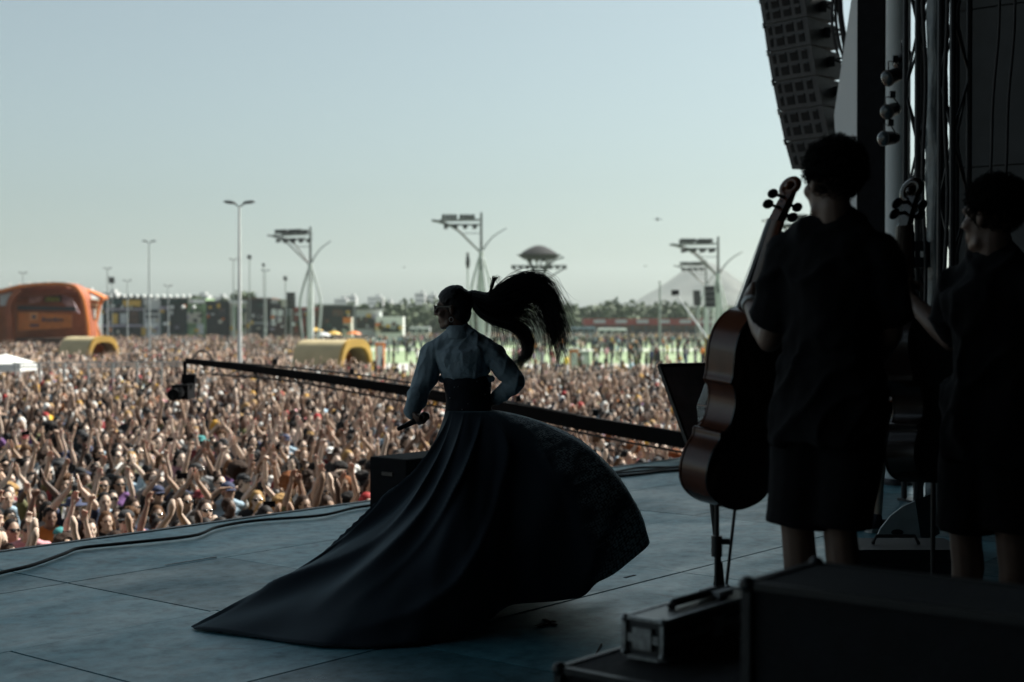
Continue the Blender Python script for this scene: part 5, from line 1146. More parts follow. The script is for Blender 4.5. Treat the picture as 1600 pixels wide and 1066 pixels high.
def light_tree(px, yc, depth, rot, label, k=1.0, flip=1):
    """white curved mast with a lamp rack; yc = photo row of the crossing"""
    c = at(px, yc, depth); t = thing('light_tree', V((c.x, depth, GZ)), label, 'light mast', 'curved light masts on the field'); Rm = Matrix.Rotation(rot, 3, 'Z'); H = c.z
    P = lambda x, y, z: V((c.x, depth, H)) + Rm @ V((x * k, y * k, 0)) + V((0, 0, z * k))
    m = M['mast']; gz = (GZ - H) / k
    put('mast', MB().tube([P(0, 0, -2.2), P(0, 0, 2), P(0, 0, 5.3)], [.2 * k, .17 * k, .15 * k], 8), M['mast_d'], t, smooth='auto'); put('trunk', MB().tube([P(0, 0, gz), P(0, 0, -2.2)], [.45 * k, .35 * k], 10), m, t, smooth='auto')
    for s in (-1, 1):
        put('rack_arm', MB().tube(spline([P(0, 0, 0), P(-1.6, s * .5, 1.6), P(-3.3, s * .9, 3.2), P(-5.2, s * 1.0, 4.0), P(-6.4, s * .8, 4.25)], 16), .12 * k, 6), M['mast_d'], t, smooth=True)
        put('rack_beam', MB().bar(P(-.2, s * .9, 4.35), P(-5.4, s * 1., 4.25), .14 * k), M['mast_d'], t); put('rack_beam', MB().bar(P(-.2, s * .9, 3.7), P(-4.4, s * 1., 3.7), .12 * k), M['mast_d'], t)
        put('leg', MB().tube(spline([P(0, 0, .2), P(s * .75, s * .3, -2.3), P(s * 1.35, s * .5, -5.0), P(s * 1.25, s * .4, -8.0), P(s * .8, s * .2, gz)], 16), .17 * k, 6), m, t, smooth=True)
        put('leg', MB().tube(spline([P(0, 0, .2), P(s * .2, -s * .7, -2.3), P(s * .4, -s * 1.2, -5.0), P(s * .3, -s * 1.1, -8.0), P(s * .2, -s * .7, gz)], 16), .17 * k, 6), m, t, smooth=True)
    put('tie', MB().bar(P(-2.3, 0, 2.6), P(0, 0, 2.6), .09 * k), M['mast_d'], t)
    put('curved_arm', MB().tube(spline([P(0, 0, 0), P(.7, 0, 1.2), P(1.7, 0, 2.3), P(3.3, 0, 3.3)], 12), [.11 * k - .005 * k * i for i in range(12)], 6), M['mast_d'], t, smooth=True)
    put('collar', MB().revolve(P(0, 0, -.5), [(.2 * k, 0), (.34 * k, .3 * k), (.34 * k, .7 * k), (.2 * k, 1.0 * k)], 10), m, t)
    for x0 in (-4.9, -2.6):
        for i in range(4):
            for s in (-1, 1): put('floodlight', MB().box(P(x0 + .5 * i, s * .85, 4.72), (.4 * k, .35 * k, .5 * k), Rm), M['black'], t)
    for i in range(4):
        for s in (-1, 1): put('floodlight', MB().box(P(-4.6 + 1.25 * i, s * .9, 3.42), (.5 * k, .4 * k, .42 * k), Rm), M['black'], t)
    return t
M['mast'] = mat('pale_mast_paint', (.50, .53, .53), .5, .1, 2); M['mast_d'] = mat('grey_mast_paint', (.09, .10, .10), .5, .1, 2)
light_tree(485, 415, 195, R(-24), 'curved light mast left of the singer, lamp rack turned toward camera'); light_tree(752, 396, 185, R(4), 'curved light mast with horizontal lamp rack above the singer\'s head'); light_tree(1122, 432, 190, R(3), 'curved light mast before the mountain, left of the cello neck')
light_tree(1103, 448, 285, R(-20), 'smaller farther light mast before the mountain', 1.0); light_tree(1268, 396, 185, R(8), 'light mast half hidden behind the cellist\'s neck')
# domed lighting tower
c = at(842, 470, 200); t = thing('domed_tower', V((c.x, 200, GZ)), 'lighting tower with a dark domed canopy right of the singer\'s hair', 'tower')
b = MB(); zt = at(842, 383, 200).z
b.revolve((c.x, 200, zt - 1.35), [(2.7, 0), (2.4, .3), (1.6, .8), (.7, 1.2), (.01, 1.32)], 20); put('canopy', b, M['black_matte'], t, smooth='auto')
put('canopy_rim', MB().revolve((c.x, 200, zt - 1.5), [(2.2, -.5), (2.9, 0), (3.2, .12), (2.7, .16)], 20), M['black_matte'], t, smooth='auto')
for k in range(6):
    q = k * 1.047 + .3; put('strut', MB().tube(spline([V((c.x + .5 * math.cos(q), 200 + .5 * math.sin(q), GZ)), V((c.x + .5 * math.cos(q), 200 + .5 * math.sin(q), zt - 6)), V((c.x + 1.1 * math.cos(q), 200 + 1.1 * math.sin(q), zt - 3.2)), V((c.x + 2.2 * math.cos(q), 200 + 2.2 * math.sin(q), zt - 1.5))], 12), .12, 6), M['mast_d'], t)
za = at(842, 416, 200).z
for s in (-1, 1):
    put('arm', MB().bar((c.x, 200, za), (c.x + s * 3.9, 200, za + .05), .2), M['mast_d'], t); put('arm_brace', MB().tube(spline([V((c.x, 200, za - 3.6)), V((c.x + s * 1.3, 200, za - 1.8)), V((c.x + s * 3.9, 200, za - .1))], 10), .11, 6), M['mast_d'], t)
    for i in range(4): put('floodlight', MB().box((c.x + s * (.7 + i * .95), 200, za - .25), (.6, .5, .32)), M['black'], t)
put('curved_arm', MB().tube(spline([V((c.x + .5, 200, za - 1.4)), V((c.x + 2.0, 200, za + .7)), V((c.x + 3.5, 200, za + 1.25))], 8), .13, 6), M['mast_d'], t)
for i in range(3): put('floodlight', MB().box((c.x - 1.3 + i * 1.0, 200, za + .9), (.7, .6, .5)), M['black'], t)
# slim mast with figure-like loudspeaker at 731
c = at(731, 397, 180); t = thing('slim_mast', V((c.x, 180, GZ)), 'slim mast with a small dark speaker left of the light mast', 'mast'); put('pole', MB().tube([(c.x, 180, GZ), (c.x, 180, c.z)], .11, 8), M['mast'], t); put('speaker', MB().ell((c.x, 180, c.z - 1.0), (V((.28, 0, 0)), V((0, .28, 0)), V((0, 0, .95))), 10, 8), M['black'], t, smooth=True); put('finial', MB().sph((c.x, 180, c.z), .22), M['mast_d'], t)
# tall green pole and low crane on the right
c = at(1031, 440, 240); t = thing('flag_pole', V((c.x, 240, GZ)), 'plain dark pole standing before the tree line', 'pole'); put('pole', MB().tube([(c.x, 240, GZ), (c.x, 240, c.z)], [.22, .14], 8), M['grey'], t); put('cap', MB().sph((c.x, 240, c.z), .2), M['grey'], t)
a_, c_ = at(1056, 460, 90), at(1106, 530, 82); t = thing('small_crane', V((c_.x, 82, GZ)), 'distant thin camera crane tilted up before the red building', 'camera crane'); put('arm', MB().tube([a_, c_], .055, 6), M['grey'], t); put('camera_head', MB().box(a_ + V((-.05, 0, .1)), (.45, .4, .35)), M['black'], t); put('post', MB().tube([V((c_.x, 82, GZ)), c_], .1, 8), M['black_metal'], t)

# orange arch stage at left
DA = 165.
def pa(px, py, dd=0.): return at(px, py, DA + dd)
t = thing('arch_stage', V((pa(75, 520).x, DA, GZ)), 'orange arched festival stage with banner at the far left', 'stage'); gx = lambda px: pa(px, 500).x
top_path = [pa(-40, 468), pa(0, 457), pa(40, 448), pa(90, 445), pa(116, 449), pa(128, 463), pa(134, 485), pa(138, 515), V((gx(139), DA, GZ))]
def sweep(path, w, d, m, nm, dd=0.):
    p = spline(path, 40); b = MB(); rings = []
    for i, q in enumerate(p):
        tg = (p[min(i + 1, 39)] - p[max(i - 1, 0)]).normalized(); nn = V((-tg.z, 0, tg.x)); rings.append([q + nn * w / 2 + V((0, dd, 0)), q - nn * w / 2 + V((0, dd, 0)), q - nn * w / 2 + V((0, dd + d, 0)), q + nn * w / 2 + V((0, dd + d, 0))])
    b.loft(rings); return put(nm, b, m, t, smooth='auto')
sweep(top_path, .5, 2.6, M['orange_dark'], 'roof_shell'); put('roof_cover', MB().prism([pa(-40, 464, 2.7), pa(40, 450, 2.7), pa(90, 447, 2.7), pa(116, 452, 2.7), pa(116, 458, 2.7), pa(-40, 470, 2.7)], (0, 6, 0)), M['orange_dark'], t); sweep([p + V((.0, 0, .12)) for p in top_path], .34, .35, M['orange'], 'front_rib', -.4)
sweep([pa(160, 466, 3), pa(154, 476, 3), pa(150, 492, 3), pa(147, 515, 3), V((gx(146), DA + 3, GZ))], .5, .5, M['orange'], 'prong'); sweep([pa(118, 450, 3), pa(140, 457, 3), pa(160, 466, 3)], .3, 2.5, M['orange'], 'roof_lip')
put('lattice_panel', MB().prism([pa(135, 466, 2), pa(154, 472, 2), pa(149, 500, 2), pa(141, 500, 2)], (0, .2, 0)), M['orange_dark'], t)
for k in range(5): put('lattice_bar', MB().bar(pa(134 + k * 1.4, 468 + k * 7, 1.8), pa(154 - k * 1.2, 470 + k * 7, 1.8), .22), M['beige'], t)
put('emblem', MB().box(pa(142, 490, 1.5), (1.0, .2, 1.0)), M['white'], t)
sweep([V((gx(14), DA, GZ)), pa(16, 505), pa(14, 480), pa(22, 462), pa(34, 452)], .6, 1.0, M['orange_dark'], 'leg', -.3)
put('back_wall', MB().prism([pa(-40, 472, 8), pa(132, 460, 8), V((gx(139), DA + 8, GZ)), V((gx(-45), DA + 8, GZ))], (0, .4, 0)), mat('brown_orange_back', (.36, .12, .05), .8, .3, .5), t)
bn = put('banner', MB().prism([pa(28, 488, 1), pa(112, 491, 1), pa(112, 512, 1), pa(28, 517, 1)], (0, .2, 0)), M['orange'], t)
put('banner_logo', MB().prism([pa(46, 488.5, .6), pa(60, 488.5, .6), pa(60, 501, .6), pa(46, 501, .6)], (0, .1, 0)), mat('pale_orange', (.70, .28, .10), .5), bn); put('banner_mark', MB().ell(pa(53, 495, .5), (V((.22, 0, 0)), V((0, .08, 0)), V((0, 0, .22))), 10, 6), M['denim'], bn); put('banner_mark', MB().prism([pa(47, 507, .6), pa(60, 507, .6), pa(60, 510, .6), pa(47, 510, .6)], (0, .1, 0)), M['denim'], bn)
for k in range(9): put('banner_letter', MB().bar(pa(67 + k * 3.7, 498 - (2 if k in (0, 5) else 0), .7), pa(67 + k * 3.7 + 1, 502.5, .7), .17, .1), M['denim'], bn)
put('screen', MB().prism([pa(69, 452, 6), pa(96, 452, 6), pa(96, 472, 6), pa(69, 472, 6)], (0, .3, 0)), M['glass'], t); put('green_sign', MB().prism([pa(71, 464, 5.5), pa(92, 465, 5.5), pa(92, 471, 5.5), pa(71, 471, 5.5)], (0, .2, 0)), mat('lime_sign', (.30, .38, .05), .5, .5, 3), t)
put('print_panel', MB().prism([pa(46, 455, 5), pa(68, 454, 5), pa(66, 472, 5), pa(44, 474, 5)], (0, .2, 0)), mat('pink_print', (.80, .55, .50), .6, .5, 1.2, col2=(.25, .07, .05)), t); put('print_panel', MB().prism([pa(97, 461, 5), pa(112, 466, 5), pa(124, 490, 5), pa(112, 486, 5), pa(98, 474, 5)], (0, .2, 0)), mat('lilac_print', (.75, .60, .66), .6, .5, 1.2, col2=(.15, .06, .08)), t)
put('stage_deck', MB().prism([V((gx(20), DA + 1, GZ)), V((gx(134), DA + 1, GZ)), V((gx(134), DA + 7.5, GZ)), V((gx(20), DA + 7.5, GZ))], (0, 0, 2.2)), M['brown'], t); put('truss_beam', MB().bar(pa(28, 481, .9), pa(118, 483, .9), .5), M['black'], t)
for k in range(8): put('roof_lamp', MB().sph(pa(16 + k * 15, 446 + abs(k - 4) * .8, 0) + V((0, 0, .35)), .12, 6, 4), M['white'], t)
for k in range(9): put('fringe', MB().bar(pa(1 + k * 2.2, 456 + .1 * k, .4), pa(1 + k * 2.2, 478, .4), .12), M['offwhite'], t)
# barrel-vault shelters
M['ochre'] = mat('ochre_rib', (.50, .30, .06), .6, .15, 1); M['beige'] = mat('beige_membrane', (.46, .38, .22), .6, .12, 1)
def vault(px, ytop, depth, rad, length, rot, label, m):
    c = at(px, ytop, depth); h = c.z - GZ; cx = c.x; t = thing('vault_shelter', V((cx, depth, GZ)), label, 'shelter'); Rm = Matrix.Rotation(rot, 3, 'Z')
    P = lambda x, y, z: V((cx, depth, GZ)) + Rm @ V((x, y, 0)) + V((0, 0, z)); n = 20
    for nm, s0, r0, r1, mm in (('shell', 0, 1., .93, m), ('end_rib', -1, 1.02, .88, M['ochre'])):
        y0, y1 = (-length / 2, length / 2) if s0 == 0 else (-length / 2 - .12, -length / 2 + .10); prof = lambda k: [(rad * k * math.copysign(abs(math.cos(q)) ** .6, math.cos(q)), h * k * abs(math.sin(q)) ** .6) for q in [math.pi * i / n for i in range(n + 1)]]
        o_, i_ = prof(r0), prof(r1); lp = [(x, z) for x, z in o_] + [(x, z) for x, z in i_[::-1]]; put(nm, MB().loft([[P(x, y, z) for x, z in lp] for y in (y0, y1)]), mm, t, smooth='auto')
    put('inner_band', MB().loft([[P(x * .9, y, z * .9) for x, z in [(rad * math.cos(q), h * math.sin(q) ** .7) for q in [math.pi * i / n for i in range(n + 1)]]] + [P(x * .86, y, z * .86) for x, z in [(rad * math.cos(q), h * math.sin(q) ** .7) for q in [math.pi * i / n for i in range(n, -1, -1)]]] for y in (-length * .2, length * .2)]), M['orange'], t, smooth='auto')
vault(518, 531, 76, 1.45, 3.2, R(60), 'yellow barrel-vault shelter in the crowd left of the singer', M['beige']); vault(138, 526, 98, 1.4, 3.0, R(58), 'yellow barrel-vault shelter below the orange arch stage', M['beige'])
# white tent and railing at left
c = at(8, 553, 58); t = thing('tent', V((c.x, 58, GZ)), 'white pyramid tent at the left edge above the crowd', 'tent'); e1 = at(42, 569, 57).z; w_ = .95
b = MB(); b._add([(c.x - w_, 57, e1), (c.x + w_, 57, e1), (c.x + w_, 59, e1), (c.x - w_, 59, e1), (c.x, 58, c.z)], [(0, 1, 4), (1, 2, 4), (2, 3, 4), (3, 0, 4), (3, 2, 1, 0)]); put('roof', b, M['white'], t)
put('valance', MB().box((c.x, 58, e1 - .16), (2 * w_ + .02, 2.02, .28)), M['white'], t)
for x in (-1, 1):
    for y in (-1, 1): put('post', MB().bar((c.x + x * w_ * .98, 58 + y * .98, GZ), (c.x + x * w_ * .98, 58 + y * .98, e1), .07), M['white'], t)
t = thing('railing', V((at(160, 570, 52).x, 52, GZ)), 'pale steel railing standing above the crowd at left', 'railing')
for py in (567, 572.5): put('rail', MB().bar(at(20, py + 1, 52), at(292, py - 1, 52), .05), M['galv'], t)
for k in range(8): p = at(24 + 38 * k, 568, 52); put('post', MB().bar((p.x, 52.05, GZ), (p.x, 52.05, p.z), .05), M['galv'], t)
# ------------------------------------------------------------------ booths and buildings along the far side
DB = 265.; RB = random.Random(21)
def booth(x0, x1, ytop, wall, label, depth=DB, cat='booth', bands=(), wins=(), roof=None, dpt=8.):
    a, c = at(x0, ytop, depth), at(x1, ytop, depth); t = thing('booth', V(((a.x + c.x) / 2, depth, GZ)), label, cat); h = a.z - GZ
    put('wall', MB().box(((a.x + c.x) / 2, depth + dpt / 2, GZ + h / 2), (c.x - a.x - .05, dpt, h)), wall, t)
    if roof: put('roof', MB().box(((a.x + c.x) / 2, depth + dpt / 2 - .3, a.z + .15), (c.x - a.x + .5, dpt + 1.0, .3)), roof, t)
    for k in range(int((x1 - x0) / 3.2)):
        u = RB.uniform(x0 + 1, x1 - 2); v = RB.uniform(ytop + 6, 519); p = at(u, v, depth - .35); put(RB.choice(['sign', 'poster', 'lamp', 'awning']), MB().box((p.x, depth - .36, p.z), (RB.uniform(.25, .9), .2, RB.uniform(.25, .8))), RB.choice([M['white'], M['offwhite'], M['cream'], M['yellow'], M['brown'], M['green_dark'], M['screen'], M['lilac'], M['orange'], M['screen']]), t)
    for (u0, v0, u1, v1, m, nm) in bands:
        p, q = at(u0, v0, depth - .1), at(u1, v1, depth - .1); put(nm, MB().box(((p.x + q.x) / 2, depth - .12, (p.z + q.z) / 2), (abs(q.x - p.x), .22, abs(p.z - q.z))), m, t)
    return t
M['teal_d'] = mat('dark_teal_panel', (.02, .07, .07), .5, .3, .5); M['screen'] = mat('dark_screen', (.012, .018, .018), .3, .3, .5); M['lilac'] = mat('lilac_strip', (.36, .32, .38), .6, .2, .5); M['cream'] = mat('cream_panel', (.52, .50, .42), .6, .15, .6); M['ltgreen'] = mat('leafy_panel', (.20, .30, .16), .7, .6, .8)
booth(160, 224, 464, M['screen'], 'long dark two-storey booth right of the orange arch', bands=[(162, 468, 192, 480, M['teal_d'], 'sign_panel'), (192, 469, 220, 479, M['yellow'], 'sign_panel'), (160, 482, 224, 485, M['lilac'], 'balcony_strip'), (160, 507, 224, 511, M['lilac'], 'balcony_strip'), (176, 490, 184, 506, M['yellow'], 'poster'), (188, 490, 198, 506, M['offwhite'], 'poster'), (204, 487, 216, 505, M['brown'], 'doorway')], roof=M['dark_grey'])
booth(224, 251, 468, M['offwhite'], 'narrow white booth tower with dark openings', bands=[(228, 484, 247, 489, M['glass'], 'window'), (228, 493, 247, 497, M['glass'], 'window'), (226, 505, 246, 513, M['white'], 'counter'), (221, 512, 228, 524, M['yellow'], 'side_panel')])
booth(251, 293, 468, M['green_dark'], 'dark green screen wall with a row of white lamps', bands=[(252, 474, 292, 476, M['black'], 'lamp_bar'), (256, 478, 290, 520, M['screen'], 'screen')], roof=M['dark_grey'])
booth(293, 322, 466, M['ltgreen'], 'leafy pale booth with a grey panel beside the dark screens', bands=[(293, 488, 314, 505, M['cream'], 'panel'), (295, 468, 320, 474, M['white'], 'fascia'), (308, 506, 318, 522, M['offwhite'], 'door')])
booth(322, 360, 470, M['screen'], 'wide black screen wall left of the tall lamp post', bands=[(342, 482, 352, 488, M['dark_grey'], 'emblem'), (340, 490, 354, 492, M['dark_grey'], 'emblem')])
booth(358, 386, 470, M['cream'], 'pale lattice gateway behind the tall lamp post', bands=[(358, 470, 386, 474, M['white'], 'lintel'), (363, 478, 369, 518, M['ltgreen'], 'vine_panel'), (375, 476, 381, 518, M['ltgreen'], 'vine_panel'), (369, 480, 375, 520, M['screen'], 'opening')])
booth(386, 424, 468, M['screen'], 'dark booth between the gateway and the white kiosk', bands=[(392, 503, 420, 507, M['grey'], 'counter'), (404, 474, 412, 480, M['green_dark'], 'sign')], roof=M['brown'])
booth(422, 446, 474, M['glass'], 'kiosk with stacked white lamps left of the black line array', bands=[(424, 484, 432, 494, M['white'], 'lamp_panel'), (434, 484, 442, 494, M['white'], 'lamp_panel'), (424, 496, 430, 504, M['white'], 'lamp_panel'), (433, 496, 440, 504, M['white'], 'lamp_panel'), (440, 468, 454, 480, M['cream'], 'sign')])
t = booth(456, 500, 480, M['brown'], 'red steel frame booth behind the first light mast', bands=[(458, 481, 498, 484, M['red'], 'frame_beam'), (462, 484, 464, 520, M['red'], 'frame_post'), (474, 484, 476, 520, M['red'], 'frame_post'), (490, 484, 492, 520, M['red'], 'frame_post')])
booth(505, 552, 478, M['screen'], 'dark pavilion with a thin flat roof left of the white containers', bands=[(520, 484, 548, 494, M['brown'], 'band')], roof=M['grey'])
booth(536, 549, 496, M['cream'], 'small kiosk with an orange top', DB - 20, bands=[(536, 496, 549, 505, M['orange'], 'fascia')], dpt=3)
booth(557, 594, 484, M['offwhite'], 'white container booth with a dark base', DB - 10, bands=[(557, 495, 586, 514, M['screen'], 'opening')], roof=M['dark_grey'], dpt=4)
booth(587, 630, 495, M['white'], 'bright white box kiosk left of the singer\'s head', DB - 14, bands=[(591, 511, 626, 520, M['screen'], 'opening')], dpt=4)
ORD = 'first second third fourth fifth sixth seventh eighth ninth tenth eleventh twelfth thirteenth fourteenth'.split()
for k in range(14):
    p = at(163 + k * 10.2, 463.5, DB - 1.2); tag(put('festoon_lamp', MB().revolve(p - V((0, 0, .35)), [(.05, .75), (.12, .68), (.36, .45), (.40, .25), (.30, .05), (.05, 0)], 10), M['white'], base=p, smooth=True), ORD[k] + ' white lamp from the left along the booth roofs', 'lamp', 'white lamps along the booth roofs')
for k, px in enumerate((269, 286, 303)):
    p = at(px, 480, DB - 1.2); tag(put('round_lamp', MB().revolve(p - V((0, 0, .35)), [(.05, .7), (.3, .5), (.38, .3), (.3, .05), (.05, 0)], 10), M['white'], base=p, smooth=True), ['left', 'middle', 'right'][k] + ' round white lamp hanging before the green screen wall', 'lamp', 'white lamps before the green screen')
# red long building, white bus-like tent, cars
DR = 345.
a, c = at(915, 498, DR), at(1150, 498, DR); t = thing('long_building', V(((a.x + c.x) / 2, DR, GZ)), 'long low red-fronted building before the trees at right', 'building')
zb = at(1000, 508, DR).z; put('wall', MB().box(((a.x + c.x) / 2, DR + 5, (GZ + zb) / 2), (c.x - a.x, 10, zb - GZ)), M['brown'], t); put('fascia', MB().box(((a.x + c.x) / 2, DR + 4.8, (zb + a.z) / 2), (c.x - a.x + .6, 10.4, a.z - zb)), M['red'], t)
for k in range(7): p, q = at(928 + k * 33.5, 500, DR - .5), at(946 + k * 33.5, 505, DR - .5); put('window', MB().box(((p.x + q.x) / 2, DR - .5, (p.z + q.z) / 2), (q.x - p.x, .2, p.z - q.z)), M['offwhite'], t)
for k in range(11): p = at(925 + k * 21, 512, DR); put('pillar', MB().box((p.x, DR - .3, (GZ + zb) / 2), (.5, .5, zb - GZ)), M['dark_grey'], t)
for k in range(10): p, q = at(928 + k * 21, 510, DR - .1), at(941 + k * 21, 521, DR - .1); put('door', MB().box(((p.x + q.x) / 2, DR - .05, (GZ + q.z + 1) / 2), (q.x - p.x, .16, q.z + 1 - GZ)), M['glass'], t)
def bus(x0, x1, depth, ytop, label, m, h0=.5):
    a, c = at(x0, ytop, depth), at(x1, ytop, depth); t = thing('coach', V(((a.x + c.x) / 2, depth, GZ)), label, 'coach'); L = c.x - a.x; xc = (a.x + c.x) / 2; zt = a.z
    bevel(put('body', MB().box((xc, depth + 1.2, (GZ + h0 + zt) / 2), (L, 2.4, zt - GZ - h0)), m, t), .15, 2); n = max(3, int(L / 1.3))
    for k in range(n): put('window', MB().box((xc - L / 2 + (k + .5) * L / n, depth - .01, zt - .9), (L / n * .86, .06, .75)), M['glass'], t)
    for k in (.2, .8): put('wheel', MB().tube([(xc - L / 2 + L * k, depth - .02, GZ + .48), (xc - L / 2 + L * k, depth + .3, GZ + .48)], .48, 16), M['rubber'], t)
bus(935, 979, 318, 513, 'bright white coach parked before the red building', M['white']); bus(893, 930, 322, 511, 'blue-grey coach parked behind the singer\'s flying hair', mat('blue_grey_paint', (.16, .22, .27), .4, .1, .5)); bus(640, 672, 322, 511, 'pale coach parked left of the singer\'s face', M['offwhite'])
bus(820, 850, 320, 512, 'grey coach parked under the flying hair', M['galv'])
# orange cubicles on the lawn
for k, (px, py, d, lab) in enumerate(((897, 546, 108, 'orange cabinet on the lawn right of the flying hair'), (594, 535, 120, 'orange cabinet on the lawn left of the singer'), (913, 550, 106, 'grey cabinet beside the orange one on the lawn'))):
    p = at(px, py, d); t = thing('cabinet', V((p.x, d, GZ)), lab, 'cabinet'); h = p.z - GZ; put('body', MB().box((p.x, d, GZ + h / 2), (.75, .7, h)), M['orange'] if k < 2 else M['grey'], t); put('roof', MB().box((p.x, d, p.z + .05), (.9, .85, .1)), M['white'], t); put('door', MB().box((p.x, d - .36, GZ + h * .48), (.5, .04, h * .8)), M['offwhite'], t)
# yellow banner post by the cello
p = at(1108, 545, 100); t = thing('banner_post', V((p.x, 100, GZ)), 'yellow banner standing just left of the cello', 'banner'); put('panel', MB().box((p.x, 100, (p.z + GZ) / 2 + .4), (.55, .12, p.z - GZ + 1.1)), M['yellow'], t); put('pole', MB().tube([(p.x + .3, 100, GZ), (p.x + .3, 100, p.z + 1.2)], .04, 6), M['galv'], t)
# parasols on the field
def parasol(px, py, d, m, label):
    p = at(px, py, d); t = thing('parasol', V((p.x, d, GZ)), label, 'parasol'); put('canopy', MB().revolve(p - V((0, 0, .55)), [(1.25, 0), (1.2, .06), (.7, .35), (.05, .55)], 10), m, t); put('pole', MB().tube([(p.x, d, GZ), (p.x, d, p.z - .1)], .03, 6), M['white'], t)
for a in ((493, 512, 225, M['yellow'], 'yellow parasol at the foot of the first light mast'), (522, 517, 225, M['yellow'], 'yellow parasol right of the first light mast'), (553, 517, 225, M['orange'], 'orange parasol near the white containers'), (505, 519, 220, M['offwhite'], 'white parasol among the yellow ones')): parasol(*a)

# ------------------------------------------------------------------ trees
def leaf_mass(crowns, per, size, seed):
    rg = np.random.default_rng(seed); vs, fs = [], []; off = 0
    for (cx, cy, cz, rx, ry, rz_) in crowns:
        n = int(per * rx * rz_ / 4) + 40
        d = rg.normal(size=(n, 3)); d /= np.linalg.norm(d, axis=1)[:, None]; r = rg.random(n) ** .35; lob = 1 + .25 * np.sin(d[:, 0] * 4 + cx) * np.cos(d[:, 2] * 5 + cy)
        c = d * (r * lob)[:, None] * np.array([rx, ry, rz_]) + np.array([cx, cy, cz]); a = rg.normal(size=(n, 3)); a /= np.linalg.norm(a, axis=1)[:, None]; b2 = np.cross(a, rg.normal(size=(n, 3))); b2 /= np.linalg.norm(b2, axis=1)[:, None]
        s = size * rg.uniform(.6, 1.4, n)[:, None]; q = np.stack([c - a * s - b2 * s * .6, c + a * s - b2 * s * .6, c + a * s + b2 * s * .6, c - a * s + b2 * s * .6], 1)
        vs.append(q.reshape(-1, 3)); fs.append(np.arange(n * 4).reshape(-1, 4) + off); off += n * 4
    me = bpy.data.meshes.new('crown'); me.from_pydata(np.concatenate(vs).tolist(), [], np.concatenate(fs).tolist()); return me
def leaf_mat(n, c1, c2):
    m = mat(n, c1, .7, .3, .35, col2=c2); return m
M['leaf'] = leaf_mat('tree_leaves', (.035, .06, .022), (.08, .12, .04)); M['bark'] = mat('bark', (.10, .075, .055), .9, .3, 3)
rt = random.Random(11); crowns = []
for k in range(75):
    px = 590 + k * 7.6 + rt.uniform(-3, 3); d = rt.uniform(390, 450); h = at(px, rt.uniform(471, 484) - (4 if 930 < px < 1000 else 0), d).z - GZ; x = at(px, 500, d).x; r = h * .45
    crowns.append((x, d, GZ + h * .62, r * 1.05, r, h * .40)); crowns.append((x + rt.uniform(-3, 3), d - 3, GZ + h * .35, r * .9, r, h * .30))
o = put('woodland', leaf_mass(crowns, 34, .55, 5), M['leaf']); tag(o, 'green belt of trees along the far side of the field', 'trees', kind='stuff')
b = MB()
for (x, y, z, rx, ry, rz_) in crowns[::2]: b.tube([(x, y, GZ), (x + .2, y, z)], [.35, .15], 6)
put('trunk', b, M['bark'], o)['kind'] = 'stuff'
for i, (px, yt, d, lab) in enumerate(((385, 452, 300, 'leafy tree behind the booths right of the tall lamp post'), (405, 462, 310, 'smaller tree behind the booths, right of the leafy one'), (345, 462, 305, 'low tree behind the wide black screen wall'), (305, 458, 300, 'grey-green tree behind the leafy pale booth'), (512, 468, 320, 'round tree behind the dark pavilion'), (545, 471, 330, 'wide tree between pavilion and white kiosk'), (568, 474, 320, 'flat-topped tree above the white container booth'), (428, 463, 315, 'tree behind the kiosk with stacked lamps'))):
    p = at(px, yt, d); h = p.z - GZ; x = p.x; t = thing('tree', V((x, d, GZ)), lab, 'tree', 'trees behind the booths'); cr_ = []
    for k in range(7): q = rt.uniform(0, 6.28); cr_.append((x + rt.uniform(.3, 1.8) * math.cos(q), d + rt.uniform(.3, 1.8) * math.sin(q), GZ + h * rt.uniform(.62, .86), h * .16, h * .16, h * .13))
    put('crown', leaf_mass(cr_, 160, .28, 20 + i), M['leaf'], t); tb = MB(); tb.tube([(x, d, GZ), (x + .15, d, GZ + h * .4), (x + .1, d, GZ + h * .7)], [.3, .22, .1], 8)
    for k in range(4): tb.tube([V((x + .12, d, GZ + h * .45)), V(cr_[k][:3])], [.12, .05], 6)
    put('trunk', tb, M['bark'], t)
# far-off skyline
M['concrete'] = mat('pale_concrete', (.45, .45, .44), .8, .1, .02)
def tower(x0, x1, ytop, d, label):
    a, c = at(x0, ytop, d), at(x1, ytop, d); t = thing('apartment_block', V(((a.x + c.x) / 2, d, GZ)), label, 'building', 'far-off skyline buildings'); L = c.x - a.x; h = a.z - GZ; xc = (a.x + c.x) / 2
    put('wall', MB().box((xc, d + 12, GZ + h / 2), (L, 24, h)), M['concrete'], t); put('roof_block', MB().box((xc + L * .15, d + 12, GZ + h + 2), (L * .35, 10, 4)), M['concrete'], t)
    nf = max(3, int(h / 7))
    for k in range(nf): put('window_band', MB().box((xc, d - .15, GZ + h * (k + .6) / nf), (L * .9, .4, h / nf * .35)), M['glass'], t)
for i, a in enumerate(((522, 542, 467, 1900, 'low pale block of the skyline left of the slim gap'), (540, 556, 463, 2000, 'pale block right of the lowest skyline block'), (574, 598, 464, 2100, 'wide pale block behind the white container'), (600, 612, 471, 1800, 'low far block above the white kiosk'), (612, 640, 474, 2000, 'long low far block left of the singer'), (648, 664, 458, 1900, 'tallest pale tower left of the singer\'s face'), (664, 682, 461, 1950, 'pale tower touching the singer\'s forehead'), (738, 760, 468, 2100, 'far block showing below the ponytail root'), (128, 142, 455, 1700, 'far block above the orange prong'), (160, 181, 457, 1700, 'far pale block right of the orange arch'), (296, 325, 461, 1800, 'far pale block behind the leafy booth'), (330, 352, 464, 1850, 'far block left of the tall lamp post'))): tower(*a)
